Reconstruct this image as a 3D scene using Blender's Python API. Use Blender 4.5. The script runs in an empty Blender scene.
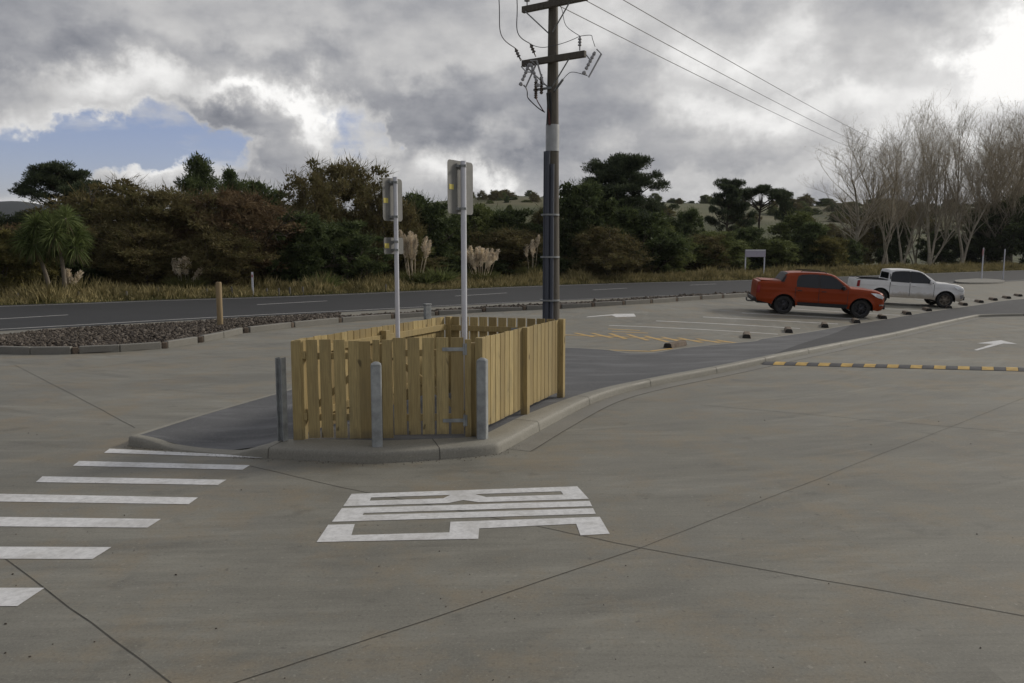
import bpy, bmesh, math, random
import numpy as np
from mathutils import Vector, Matrix
from mathutils.geometry import delaunay_2d_cdt, tessellate_polygon

R = math.radians
SC = bpy.context.scene
COL = SC.collection
random.seed(7)

# ------------------------------------------------------------------ camera
CAM_H, FPX, HOR = 2.6, 800.0, 252.0
PITCH = math.atan((341.5 - HOR) / FPX)
cam_d = bpy.data.cameras.new('camera')
cam = bpy.data.objects.new('camera', cam_d)
COL.objects.link(cam)
cam.location = (0, 0, CAM_H)
cam.rotation_euler = (R(90) - PITCH, 0, 0)
cam_d.sensor_width = 36
cam_d.lens = FPX / 1024 * 36
cam_d.clip_end = 12000
cam_d.clip_start = 0.05
SC.camera = cam


def ray(px, py):
    u, v = (px - 512) / FPX, (341.5 - py) / FPX
    c, s = math.cos(PITCH), math.sin(PITCH)
    return Vector((u, c + v * s, -s + v * c))


def sm(x, a, b):
    t = min(1.0, max(0.0, (x - a) / (b - a)))
    return t * t * (3 - 2 * t)


def zg(x, y):
    """the parking bays fall gently towards the footpath"""
    d = (-(x - 7.4) + (y - 25.1)) * .7071
    s_ = ((x - 7.4) + (y - 25.1)) * .7071
    mask = sm(s_, -5, 6) * (1 - sm(s_, 42, 62))
    if mask <= 0:
        return 0.0
    h = .060 * (min(9.0, max(-.6, d)) - 3.2)
    if d > 9:
        h *= 1 - sm(d, 9, 21)
    if d < -.6:
        h *= 1 - sm(d, -.6, -9) if False else 1 - sm(-d, .6, 9)
    return h * mask


def gz(px, py, z=0.0):
    """where the sight line through a photo pixel meets the ground (z above it)"""
    d = ray(px, py)
    t = (z - CAM_H) / d.z
    for _ in range(12):
        t = (z + zg(d.x * t, d.y * t) - CAM_H) / d.z
    return Vector((d.x * t, d.y * t, z))


def gy(px, py, Y):
    d = ray(px, py)
    t = Y / d.y
    return Vector((d.x * t, Y, CAM_H + d.z * t))


# ------------------------------------------------------------------ materials
def new_mat(name):
    m = bpy.data.materials.new(name)
    m.use_nodes = True
    nt = m.node_tree
    return m, nt, nt.nodes['Principled BSDF']


def N(nt, typ, **kw):
    n = nt.nodes.new(typ)
    for k, v in kw.items():
        if k in n.inputs:
            n.inputs[k].default_value = v
        else:
            setattr(n, k, v)
    return n


def ramp(nt, fac, stops):
    r = nt.nodes.new('ShaderNodeValToRGB')
    el = r.color_ramp.elements
    while len(el) < len(stops):
        el.new(0.5)
    for e, (p, c) in zip(el, stops):
        e.position = p
        e.color = (*c, 1) if len(c) == 3 else c
    nt.links.new(fac, r.inputs['Fac'])
    return r.outputs['Color']


def noise(nt, scale, detail=4, rough=0.55, coord='Object', stretch=None, rot=None):
    tc = nt.nodes.new('ShaderNodeTexCoord')
    n = nt.nodes.new('ShaderNodeTexNoise')
    n.inputs['Scale'].default_value = scale
    n.inputs['Detail'].default_value = detail
    n.inputs['Roughness'].default_value = rough
    src = tc.outputs[coord]
    if stretch or rot:
        mp = nt.nodes.new('ShaderNodeMapping')
        if rot:
            mp.inputs['Rotation'].default_value = rot
        if stretch:
            mp.inputs['Scale'].default_value = stretch
        nt.links.new(src, mp.inputs['Vector'])
        src = mp.outputs[0]
    nt.links.new(src, n.inputs['Vector'])
    return n.outputs['Fac']


def mix(nt, fac, a, b, blend='MIX'):
    m = nt.nodes.new('ShaderNodeMix')
    m.data_type = 'RGBA'
    m.blend_type = blend
    for s, v in ((m.inputs[0], fac), (m.inputs[6], a), (m.inputs[7], b)):
        if isinstance(v, (int, float)):
            s.default_value = v
        elif isinstance(v, tuple):
            s.default_value = (*v, 1)
        else:
            nt.links.new(v, s)
    return m.outputs[2]


def bump(nt, bsdf, height, strength=0.2, dist=0.01):
    b = nt.nodes.new('ShaderNodeBump')
    b.inputs['Strength'].default_value = strength
    b.inputs['Distance'].default_value = dist
    nt.links.new(height, b.inputs['Height'])
    nt.links.new(b.outputs[0], bsdf.inputs['Normal'])


def simple(name, c, rough=0.6, metal=0.0, var=0.15, scale=6.0, coat=0.0, spec=None, bmp=0.0):
    m, nt, b = new_mat(name)
    f = noise(nt, scale)
    lo = tuple(x * (1 - var) for x in c)
    hi = tuple(min(1, x * (1 + var)) for x in c)
    nt.links.new(ramp(nt, f, [(0.3, lo), (0.7, hi)]), b.inputs['Base Color'])
    b.inputs['Roughness'].default_value = rough
    b.inputs['Metallic'].default_value = metal
    b.inputs['Coat Weight'].default_value = coat
    if spec is not None:
        b.inputs['Specular IOR Level'].default_value = spec
    if bmp:
        bump(nt, b, noise(nt, scale * 12, 3), bmp, 0.005)
    return m


def leafmat(name, cols, trans=0.3, patch=0.6):
    """leaf colours vary leaf by leaf and in larger patches"""
    m, nt, b = new_mat(name)
    g = nt.nodes.new('ShaderNodeNewGeometry')
    n = len(cols)
    c1 = ramp(nt, g.outputs['Random Per Island'], [(i / max(1, n - 1), c) for i, c in enumerate(cols)])
    f = noise(nt, 1.3, 4, 0.6)
    c2 = ramp(nt, f, [(0.38, tuple(x * .6 for x in cols[0])), (0.5, cols[len(cols) // 2]), (0.64, tuple(x * 1.25 for x in cols[-1]))])
    col = mix(nt, patch, c1, c2)
    nt.links.new(col, b.inputs['Base Color'])
    b.inputs['Roughness'].default_value = 0.7
    b.inputs['Specular IOR Level'].default_value = 0.2
    tr = nt.nodes.new('ShaderNodeBsdfTranslucent')
    nt.links.new(col, tr.inputs['Color'])
    ms = nt.nodes.new('ShaderNodeMixShader')
    ms.inputs[0].default_value = trans
    nt.links.new(b.outputs[0], ms.inputs[1])
    nt.links.new(tr.outputs[0], ms.inputs[2])
    nt.links.new(ms.outputs[0], nt.nodes['Material Output'].inputs['Surface'])
    return m


def concrete_mat(name, dark, light, streak=True, warm=(0.25, 0.2, 0.13)):
    m, nt, b = new_mat(name)
    dk = lambda k: tuple(x * k for x in dark)
    lt = lambda k: tuple(min(1, x * k) for x in light)
    mask = lambda f, lo, hi, amt: ramp(nt, f, [(lo, (0, 0, 0)), (hi, (amt,) * 3)])
    big = noise(nt, 0.16, 6, 0.62)
    mid = noise(nt, 1.1, 8, 0.68)
    fine = noise(nt, 38, 6, 0.75)
    c = mix(nt, 0.5, ramp(nt, big, [(0.32, dark), (0.68, light)]), ramp(nt, mid, [(0.28, dk(.85)), (0.5, tuple((x + y) / 2 for x, y in zip(dark, light))), (0.72, lt(1.08))]))
    if streak:
        # tyres sweep round the island: streaks run along circles about a point behind it
        tc = nt.nodes.new('ShaderNodeTexCoord')
        for cx, cy, k, lo, hi, amt, col in ((-2.0, 27.0, 2.2, .48, .68, .46, dk(.58)), (14.0, -9.0, 1.7, .48, .70, .42, dk(.58)), (-6.0, 34.0, 3.4, .50, .68, .38, lt(1.35)), (3.0, 60.0, 1.2, .47, .68, .42, lt(1.28))):
            d_ = nt.nodes.new('ShaderNodeVectorMath'); d_.operation = 'SUBTRACT'
            nt.links.new(tc.outputs['Object'], d_.inputs[0]); d_.inputs[1].default_value = (cx, cy, 0)
            sp = nt.nodes.new('ShaderNodeSeparateXYZ'); nt.links.new(d_.outputs[0], sp.inputs[0])
            ln = nt.nodes.new('ShaderNodeVectorMath'); ln.operation = 'LENGTH'; nt.links.new(d_.outputs[0], ln.inputs[0])
            at2 = nt.nodes.new('ShaderNodeMath'); at2.operation = 'ARCTAN2'; nt.links.new(sp.outputs[0], at2.inputs[0]); nt.links.new(sp.outputs[1], at2.inputs[1])
            cb = nt.nodes.new('ShaderNodeCombineXYZ'); nt.links.new(ln.outputs['Value'], cb.inputs[0])
            ml = nt.nodes.new('ShaderNodeMath'); ml.operation = 'MULTIPLY'; nt.links.new(at2.outputs[0], ml.inputs[0]); ml.inputs[1].default_value = 1.6
            nt.links.new(ml.outputs[0], cb.inputs[1])
            nn = nt.nodes.new('ShaderNodeTexNoise'); nn.inputs['Scale'].default_value = k; nn.inputs['Detail'].default_value = 5; nn.inputs['Roughness'].default_value = .62
            nt.links.new(cb.outputs[0], nn.inputs['Vector'])
            brk = noise(nt, .5, 5, .65)
            f2 = nt.nodes.new('ShaderNodeMath'); f2.operation = 'MULTIPLY'
            nt.links.new(mask(nn.outputs['Fac'], lo, hi, amt), f2.inputs[0]); nt.links.new(mask(brk, .35, .6, 1.0), f2.inputs[1])
            c = mix(nt, f2.outputs[0], c, col)
        # broom lines left by finishing the slab
        br = noise(nt, 7.0, 4, 0.6, stretch=(0.12, 2.2, 1), rot=(0, 0, R(24)))
        c = mix(nt, mask(br, .5, .72, .26), c, dk(.7))
        wm = noise(nt, 0.8, 6, 0.75)
        c = mix(nt, mask(wm, .48, .64, .55), c, warm)
        oil = noise(nt, 1.7, 3, 0.55)
        c = mix(nt, mask(oil, .64, .72, .32), c, dk(.5))
        sp_ = noise(nt, 13.0, 2, 0.5)
        c = mix(nt, mask(sp_, .68, .74, .45), c, dk(.4))
        ps = noise(nt, 21.0, 2, 0.5)
        c = mix(nt, mask(ps, .67, .72, .38), c, lt(1.5))
    c = mix(nt, mask(fine, .5, .72, .5), c, dk(.5))
    fine2 = noise(nt, 52, 5, 0.75)
    c = mix(nt, mask(fine2, .52, .72, .4), c, lt(1.45))
    nt.links.new(c, b.inputs['Base Color'])
    nt.links.new(ramp(nt, mid, [(0.3, (0.5,) * 3), (0.7, (0.8,) * 3)]), b.inputs['Roughness'])
    b.inputs['Specular IOR Level'].default_value = 0.4
    bump(nt, b, fine, 0.35, 0.006)
    return m


M = {}
M['concrete'] = concrete_mat('lot concrete', (0.146, 0.140, 0.117), (0.256, 0.247, 0.211))
M['kerb'] = concrete_mat('kerb concrete', (0.19, 0.18, 0.15), (0.33, 0.315, 0.27), streak=False)
M['kerb_old'] = concrete_mat('kerb block concrete', (0.16, 0.152, 0.132), (0.27, 0.26, 0.23), streak=False)
M['joint'] = simple('joint sealant', (0.07, 0.065, 0.054), 0.9, var=0.4, scale=3)


def asphalt_mat(name, a, b_, worn=0.5):
    m, nt, b = new_mat(name)
    f = noise(nt, 0.5, 5, 0.6)
    g = noise(nt, 90, 3, 0.7)
    c = ramp(nt, f, [(0.3, a), (0.7, b_)])
    g2 = noise(nt, 33, 5, 0.8)
    c = mix(nt, ramp(nt, g2, [(0.52, (0, 0, 0)), (0.66, (0.55,) * 3)]), c, tuple(x * 1.9 for x in b_))
    c = mix(nt, ramp(nt, g, [(0.4, (0.5,) * 3), (0.65, (0, 0, 0))]), c, tuple(x * 0.55 for x in a))
    c = mix(nt, ramp(nt, noise(nt, 0.9, 5, 0.6, stretch=(0.5, 2, 1), rot=(0, 0, R(40))), [(0.5, (0, 0, 0)), (0.75, (worn,) * 3)]), c, tuple(x * 1.5 for x in b_))
    nt.links.new(c, b.inputs['Base Color'])
    b.inputs['Roughness'].default_value = 0.8
    bump(nt, b, g, 0.35, 0.006)
    return m


M['asphalt'] = asphalt_mat('path asphalt', (0.082, 0.084, 0.088), (0.140, 0.142, 0.147), .8)
M['asphalt_new'] = asphalt_mat('newer path asphalt', (0.040, 0.041, 0.044), (0.064, 0.065, 0.068), .3)
M['road'] = asphalt_mat('highway asphalt', (0.021, 0.022, 0.024), (0.031, 0.032, 0.035), 0.22)


def paint_mat(name, c, wear):
    m, nt, b = new_mat(name)
    f = noise(nt, 14, 5, 0.7)
    c2 = ramp(nt, f, [(0.3, tuple(x * 0.72 for x in c)), (0.6, c)])
    sm = noise(nt, 2.2, 5, 0.65)
    c2 = mix(nt, ramp(nt, sm, [(0.45, (0, 0, 0)), (0.68, (0.38,) * 3)]), c2, (0.3, 0.28, 0.24))
    chips = noise(nt, 30, 4, 0.75)
    c2 = mix(nt, ramp(nt, chips, [(wear, (0, 0, 0)), (wear + 0.05, (0.85,) * 3)]), c2, (0.16, 0.15, 0.125))
    nt.links.new(c2, b.inputs['Base Color'])
    b.inputs['Roughness'].default_value = 0.6
    return m


M['paint'] = paint_mat('white road paint', (0.74, 0.74, 0.74), 0.72)
M['paint_worn'] = paint_mat('worn white road paint', (0.76, 0.75, 0.73), 0.68)
M['paint_yellow'] = paint_mat('worn yellow road paint', (0.60, 0.38, 0.11), 0.63)


def wood_mat(name, a, b_, dark):
    m, nt, b = new_mat(name)
    g = nt.nodes.new('ShaderNodeNewGeometry')
    c0 = ramp(nt, g.outputs['Random Per Island'], [(0, a), (0.5, tuple((x + y) / 2 for x, y in zip(a, b_))), (1, b_)])
    grain = noise(nt, 9.0, 5, 0.6, stretch=(7, 7, 0.35))
    c = mix(nt, ramp(nt, grain, [(0.40, (0.45,) * 3), (0.58, (0, 0, 0))]), c0, dark)
    kn = noise(nt, 5.0, 2, 0.5, stretch=(1.6, 1.6, 0.7))
    c = mix(nt, ramp(nt, kn, [(0.70, (0, 0, 0)), (0.75, (0.8,) * 3)]), c, tuple(x * 0.45 for x in dark))
    # splashed dirt near the ground
    tc = nt.nodes.new('ShaderNodeTexCoord')
    sp = nt.nodes.new('ShaderNodeSeparateXYZ')
    nt.links.new(tc.outputs['Object'], sp.inputs[0])
    ad = nt.nodes.new('ShaderNodeMath'); ad.operation = 'MULTIPLY_ADD'
    nt.links.new(noise(nt, 6.0, 5, 0.7), ad.inputs[0]); ad.inputs[1].default_value = .35
    nt.links.new(sp.outputs['Z'], ad.inputs[2])
    c = mix(nt, ramp(nt, ad.outputs[0], [(.16, (.6,) * 3), (.34, (0, 0, 0))]), c, (0.12, 0.10, 0.07))
    gr = noise(nt, 2.0, 5, 0.65, stretch=(1.5, 1.5, 0.5))
    c = mix(nt, ramp(nt, gr, [(0.5, (0, 0, 0)), (0.75, (0.35,) * 3)]), c, (0.20, 0.19, 0.13))
    nt.links.new(c, b.inputs['Base Color'])
    b.inputs['Roughness'].default_value = 0.75
    bump(nt, b, grain, 0.15, 0.004)
    return m


M['pine_wood'] = wood_mat('treated pine', (0.295, 0.220, 0.095), (0.525, 0.41, 0.19), (0.22, 0.16, 0.07))
M['post_wood'] = wood_mat('weathered post', (0.24, 0.18, 0.10), (0.34, 0.25, 0.13), (0.14, 0.10, 0.06))
M['pole_wood'] = wood_mat('old hardwood pole', (0.095, 0.082, 0.064), (0.125, 0.11, 0.088), (0.05, 0.043, 0.035))
M['galv'] = simple('galvanised steel', (0.33, 0.345, 0.345), 0.6, 0.3, 0.3, 7)
M['galv_dull'] = simple('dull steel', (0.30, 0.31, 0.31), 0.5, 0.7, 0.2, 12)
M['sheet'] = simple('aluminium sheet', (0.40, 0.405, 0.40), 0.42, 0.6, 0.12, 5)
M['sign_back'] = simple('sign back', (0.19, 0.19, 0.18), 0.6, 0.2, 0.15, 7)
M['white_post'] = simple('white post paint', (0.66, 0.67, 0.72), 0.45, 0.0, 0.08, 6)
M['yellow_sticker'] = simple('yellow sticker', (0.55, 0.47, 0.10), 0.5, 0, 0.1, 20)
M['sign_white'] = simple('sign white', (0.75, 0.75, 0.76), 0.5, 0, 0.06, 6)
M['sign_red'] = simple('sign red', (0.42, 0.06, 0.05), 0.5, 0, 0.06, 6)
M['sign_mauve'] = simple('sign pale lilac', (0.42, 0.39, 0.47), 0.5, 0, 0.06, 6)
M['porcelain'] = simple('brown porcelain', (0.10, 0.075, 0.06), 0.25, 0, 0.2, 8)
M['porcelain_grey'] = simple('grey porcelain', (0.34, 0.34, 0.35), 0.3, 0, 0.15, 8)
M['conduit'] = simple('grey conduit', (0.065, 0.072, 0.092), 0.5, 0, 0.1, 3)
M['wire'] = simple('wire', (0.10, 0.10, 0.11), 0.55, 0.3, 0.1, 3)
M['red_cable'] = simple('red heatshrink', (0.09, 0.022, 0.016), 0.5, 0, 0.1, 8)
M['black_cable'] = simple('black cable', (0.025, 0.025, 0.027), 0.5, 0, 0.1, 8)
M['rubber_black'] = simple('black rubber', (0.035, 0.035, 0.037), 0.75, 0, 0.25, 8)
M['hump_black'] = simple('scuffed hump rubber', (0.075, 0.075, 0.08), 0.8, 0, 0.3, 5)
M['hump_yellow'] = simple('hump yellow', (0.50, 0.33, 0.09), 0.7, 0, 0.25, 5)
M['stop'] = simple('wheel stop', (0.15, 0.115, 0.085), 0.85, 0, 0.35, 6, bmp=0.3)
M['stop_dark'] = simple('wheel stop end', (0.03, 0.028, 0.026), 0.85, 0, 0.3, 6)
M['rock'] = None
m, nt, b = new_mat('scoria rock')
g = nt.nodes.new('ShaderNodeNewGeometry')
c = ramp(nt, g.outputs['Random Per Island'], [(0, (0.036, 0.028, 0.021)), (0.5, (0.09, 0.073, 0.057)), (0.85, (0.14, 0.117, 0.094)), (1, (0.22, 0.19, 0.16))])
nt.links.new(c, b.inputs['Base Color'])
b.inputs['Roughness'].default_value = 0.9
M['rock'] = m
M['bark_soil'] = simple('bark soil', (0.055, 0.042, 0.032), 0.95, 0, 0.4, 10, bmp=0.5)
M['bark'] = simple('dark bark', (0.065, 0.052, 0.04), 0.9, 0, 0.3, 5, bmp=0.4)
M['grey_wood'] = simple('grey weathered wood', (0.13, 0.12, 0.10), 0.9, 0, 0.3, 5)
M['bark_pale'] = simple('pale grey bark', (0.37, 0.33, 0.26), 0.85, 0, 0.25, 3)
M['twig'] = simple('winter twigs', (0.38, 0.325, 0.235), 0.85, 0, 0.25, 2)
M['bark_cabbage'] = simple('cabbage tree bark', (0.20, 0.17, 0.13), 0.9, 0, 0.3, 6, bmp=0.4)

# ground grass
m, nt, b = new_mat('rough pasture')
c = ramp(nt, noise(nt, 0.03, 6, 0.6), [(0.3, (0.075, 0.085, 0.03)), (0.5, (0.11, 0.12, 0.04)), (0.7, (0.15, 0.14, 0.06))])
c = mix(nt, 0.5, c, ramp(nt, noise(nt, 1.5, 6, 0.7), [(0.3, (0.06, 0.055, 0.025)), (0.7, (0.13, 0.13, 0.05))]))
nt.links.new(c, b.inputs['Base Color'])
b.inputs['Roughness'].default_value = 0.95
M['pasture'] = m
m, nt, b = new_mat('hill pasture')
c = ramp(nt, noise(nt, 0.012, 6, 0.62, stretch=(0.6, 1.6, 1)), [(0.36, (0.045, 0.05, 0.027)), (0.47, (0.085, 0.094, 0.04)), (0.6, (0.12, 0.112, 0.055)), (0.7, (0.155, 0.138, 0.082))])
c = mix(nt, ramp(nt, noise(nt, 0.05, 6, 0.7), [(0.52, (0, 0, 0)), (0.66, (0.8,) * 3)]), c, (0.04, 0.046, 0.024))
nt.links.new(c, b.inputs['Base Color'])
b.inputs['Roughness'].default_value = 1.0
M['hill'] = m
M['forest_hill'] = simple('forested hill', (0.013, 0.018, 0.021), 1.0, 0, 0.4, 0.02)

M['leaf_brown'] = leafmat('brown autumn leaves', [(0.095, 0.077, 0.039), (0.154, 0.120, 0.056), (0.192, 0.161, 0.072), (0.126, 0.128, 0.051)])
M['leaf_russet'] = leafmat('russet twiggy leaves', [(0.100, 0.069, 0.042), (0.164, 0.112, 0.061), (0.202, 0.150, 0.081)])
M['leaf_olive'] = leafmat('olive leaves', [(0.105, 0.105, 0.043), (0.184, 0.166, 0.060), (0.227, 0.201, 0.070)])
M['leaf_dark'] = leafmat('dark evergreen leaves', [(0.050, 0.069, 0.031), (0.088, 0.115, 0.046), (0.136, 0.168, 0.064)])
M['leaf_mid'] = leafmat('mid green leaves', [(0.082, 0.104, 0.041), (0.147, 0.173, 0.063), (0.216, 0.242, 0.089)])
M['leaf_pine'] = leafmat('pine needles', [(0.034, 0.050, 0.030), (0.066, 0.085, 0.045), (0.106, 0.129, 0.066)])
M['leaf_yellow'] = leafmat('yellow green leaves', [(0.065, 0.062, 0.018), (0.11, 0.10, 0.028), (0.14, 0.12, 0.036)])
M['leaf_grey'] = leafmat('grey winter twigs', [(0.10, 0.085, 0.062), (0.15, 0.125, 0.088), (0.19, 0.155, 0.105)], 0.1)
M['leaf_cabbage'] = leafmat('sword leaves', [(0.081, 0.115, 0.037), (0.137, 0.177, 0.059), (0.177, 0.203, 0.076)])
M['leaf_dead'] = leafmat('dead hanging leaves', [(0.20, 0.16, 0.09), (0.28, 0.23, 0.14)], 0.1)
M['plume'] = leafmat('pampas plumes', [(0.574, 0.489, 0.371), (0.810, 0.709, 0.558), (0.900, 0.828, 0.675)], 0.3)
M['grass_dry'] = leafmat('dry verge grass', [(0.155, 0.142, 0.062), (0.255, 0.219, 0.100), (0.383, 0.319, 0.163)], 0.25)
M['grass_green'] = leafmat('verge grass', [(0.078, 0.094, 0.031), (0.133, 0.140, 0.050), (0.187, 0.172, 0.070)], 0.25)


# ------------------------------------------------------------------ mesh helpers
class MB:
    """collects shapes for ONE mesh object"""

    def __init__(s):
        s.v, s.f, s.mi = [], [], []
        s.cur = 0

    def add(s, vs, fs):
        o = len(s.v)
        s.v += [tuple(v) for v in vs]
        s.f += [tuple(i + o for i in f) for f in fs]
        s.mi += [s.cur] * len(fs)

    def box(s, c, size, rot=None, ax=None):
        sx, sy, sz = [x / 2 for x in size]
        vs = [Vector((x, y, z)) for z in (-sz, sz) for x, y in ((-sx, -sy), (sx, -sy), (sx, sy), (-sx, sy))]
        if rot is not None:
            vs = [rot @ v for v in vs]
        c = Vector(c)
        s.add([v + c for v in vs], [(3, 2, 1, 0), (4, 5, 6, 7), (0, 1, 5, 4), (1, 2, 6, 5), (2, 3, 7, 6), (3, 0, 4, 7)])

    def bbox(s, c, size, bev=0.01, rot=None):
        """box with chamfered edges"""
        bm = bmesh.new()
        bmesh.ops.create_cube(bm, size=1)
        for v in bm.verts:
            v.co = Vector((v.co.x * size[0], v.co.y * size[1], v.co.z * size[2]))
        bmesh.ops.bevel(bm, geom=bm.edges[:] + bm.verts[:], offset=bev, segments=2, affect='EDGES', profile=0.5)
        bm.verts.index_update()
        c = Vector(c)
        s.add([((rot @ v.co) if rot is not None else v.co) + c for v in bm.verts], [[v.index for v in f.verts] for f in bm.faces])
        bm.free()

    def tube(s, pts, rads, n=8, cap=True):
        pts = [Vector(p) for p in pts]
        if isinstance(rads, (int, float)):
            rads = [rads] * len(pts)
        vs, fs = [], []
        up = None
        for i, p in enumerate(pts):
            a = pts[max(0, i - 1)]
            b_ = pts[min(len(pts) - 1, i + 1)]
            t = (b_ - a).normalized() if (b_ - a).length > 1e-9 else Vector((0, 0, 1))
            if up is None:
                up = t.orthogonal().normalized()
            else:
                up = (up - t * up.dot(t))
                up = up.normalized() if up.length > 1e-6 else t.orthogonal().normalized()
            w = t.cross(up)
            for k in range(n):
                an = 2 * math.pi * k / n
                vs.append(p + (up * math.cos(an) + w * math.sin(an)) * rads[i])
        for i in range(len(pts) - 1):
            for k in range(n):
                k2 = (k + 1) % n
                fs.append((i * n + k, i * n + k2, (i + 1) * n + k2, (i + 1) * n + k))
        if cap:
            fs.append(tuple(range(n - 1, -1, -1)))
            fs.append(tuple((len(pts) - 1) * n + k for k in range(n)))
        s.add(vs, fs)

    def lathe(s, prof, n=16, mat=None, cap=True):
        """prof: (r, z) list round the z axis, then placed by mat"""
        vs, fs = [], []
        for r, z in prof:
            for k in range(n):
                a = 2 * math.pi * k / n
                v = Vector((r * math.cos(a), r * math.sin(a), z))
                vs.append(mat @ v if mat is not None else v)
        for i in range(len(prof) - 1):
            for k in range(n):
                k2 = (k + 1) % n
                fs.append((i * n + k, i * n + k2, (i + 1) * n + k2, (i + 1) * n + k))
        if cap:
            fs.append(tuple(range(n - 1, -1, -1)))
            fs.append(tuple((len(prof) - 1) * n + k for k in range(n)))
        s.add(vs, fs)

    def prism(s, poly, z0, z1):
        n = len(poly)
        vs = [(p[0], p[1], z0) for p in poly] + [(p[0], p[1], z1) for p in poly]
        fs = [tuple(range(n - 1, -1, -1)), tuple(range(n, 2 * n))] + [(i, (i + 1) % n, n + (i + 1) % n, n + i) for i in range(n)]
        s.add(vs, fs)

    def build(s, name, mats, parent=None, smooth=None):
        me = bpy.data.meshes.new(name)
        me.from_pydata(s.v, [], s.f)
        if not isinstance(mats, (list, tuple)):
            mats = [mats]
        for m_ in mats:
            me.materials.append(m_)
        if len(mats) > 1:
            me.polygons.foreach_set('material_index', s.mi)
        bm = bmesh.new()
        bm.from_mesh(me)
        bmesh.ops.recalc_face_normals(bm, faces=bm.faces)
        if smooth is not None:
            for f in bm.faces:
                f.smooth = True
            for e in bm.edges:
                e.smooth = len(e.link_faces) == 2 and e.calc_face_angle(0) < R(smooth)
        bm.to_mesh(me)
        bm.free()
        o = bpy.data.objects.new(name, me)
        COL.objects.link(o)
        o.parent = parent
        return o


def tag(o, label=None, cat=None, group=None, kind=None):
    for k, v in (('label', label), ('category', cat), ('group', group), ('kind', kind)):
        if v:
            o[k] = v
    return o


def empty(name, loc, label, cat, group=None, rz=0.0):
    o = bpy.data.objects.new(name, None)
    o.empty_display_size = 0.2
    COL.objects.link(o)
    o.location = loc
    o.rotation_euler = (0, 0, rz)
    return tag(o, label, cat, group)


def copy_thing(o, loc, label, rz=None, scale=None, group=None):
    def rec(x, par):
        c = x.copy()
        COL.objects.link(c)
        if par is not None:
            c.parent = par
        for ch in list(x.children):
            rec(ch, c)
        return c
    r = rec(o, None)
    r.location = loc
    if rz is not None:
        r.rotation_euler = (0, 0, rz)
    if scale is not None:
        r.scale = scale
    r['label'] = label
    if group:
        r['group'] = group
    return r


def struct(o):
    o['kind'] = 'structure'
    return o


SHEETS = []


def flat(name, polys, z, mat):
    """one flat sheet from several outlines (lists of x, y)"""
    b_ = MB()
    for p in polys:
        vs = [(q[0], q[1], z) for q in p]
        tris = tessellate_polygon([[Vector(v) for v in vs]])
        b_.add(vs, [tuple(t) for t in tris])
    o = b_.build(name, mat)
    me = o.data
    if me.polygons and sum(p.normal.z * p.area for p in me.polygons) < 0:
        me.flip_normals()
    # all facing up
    bm = bmesh.new(); bm.from_mesh(me)
    for f in bm.faces:
        if f.normal.z < 0:
            f.normal_flip()
    # cut along a common lattice where the ground is not level, so that every sheet follows it alike
    xs = [v.co.x for v in bm.verts]; ys = [v.co.y for v in bm.verts]
    if max(xs) > -8 and max(ys) > 16:
        for ax, lo_, hi_ in ((0, max(-8, min(xs)), min(62, max(xs))), (1, max(14, min(ys)), min(84, max(ys)))):
            k = math.ceil(lo_ / .75)
            while k * .75 < hi_:
                co = [0, 0, 0]; no = [0, 0, 0]; co[ax] = k * .75; no[ax] = 1
                bmesh.ops.bisect_plane(bm, geom=bm.verts[:] + bm.edges[:] + bm.faces[:], plane_co=co, plane_no=no, dist=1e-5)
                k += 1
    bm.to_mesh(me); bm.free()
    SHEETS.append(o)
    return o


def gp(pts, z=0.0):
    return [gz(a, b_, z) for a, b_ in pts]


def strip(pts, w):
    """outline of a band of width w centred on a polyline"""
    L, Rr = [], []
    for i, p in enumerate(pts):
        a = Vector(pts[max(0, i - 1)]).to_2d()
        b_ = Vector(pts[min(len(pts) - 1, i + 1)]).to_2d()
        t = (b_ - a).normalized()
        n = Vector((-t.y, t.x))
        p2 = Vector(p).to_2d()
        L.append(p2 + n * w / 2)
        Rr.append(p2 - n * w / 2)
    return [[L[i], L[i + 1], Rr[i + 1], Rr[i]] for i in range(len(pts) - 1)]


def smooth_line(pts, per=6):
    """Catmull-Rom through points"""
    P = [Vector(p) for p in pts]
    out = []
    for i in range(len(P) - 1):
        p0, p1, p2, p3 = P[max(0, i - 1)], P[i], P[i + 1], P[min(len(P) - 1, i + 2)]
        for k in range(per):
            t = k / per
            out.append(0.5 * ((2 * p1) + (p2 - p0) * t + (2 * p0 - 5 * p1 + 4 * p2 - p3) * t * t + (3 * p1 - p0 - 3 * p2 + p3) * t ** 3))
    out.append(P[-1])
    return out


# ------------------------------------------------------------------ ground, lot, road
gx_ = [-2400, -1200, -500, -200, -100, -50, -20] + list(np.arange(-6, 66, 1.5)) + [80, 120, 200, 400, 900, 1600, 2400]
gy_ = [-150, -60, -20, 0] + list(np.arange(6, 88, 1.5)) + [100, 150, 300, 700, 1500, 2450]
q = MB()
q.add([(float(x), float(y), -.03) for y in gy_ for x in gx_], [(j * len(gx_) + i, j * len(gx_) + i + 1, (j + 1) * len(gx_) + i + 1, (j + 1) * len(gx_) + i) for j in range(len(gy_) - 1) for i in range(len(gx_) - 1)])
struct(q.build('ground', M['pasture']))

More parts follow.
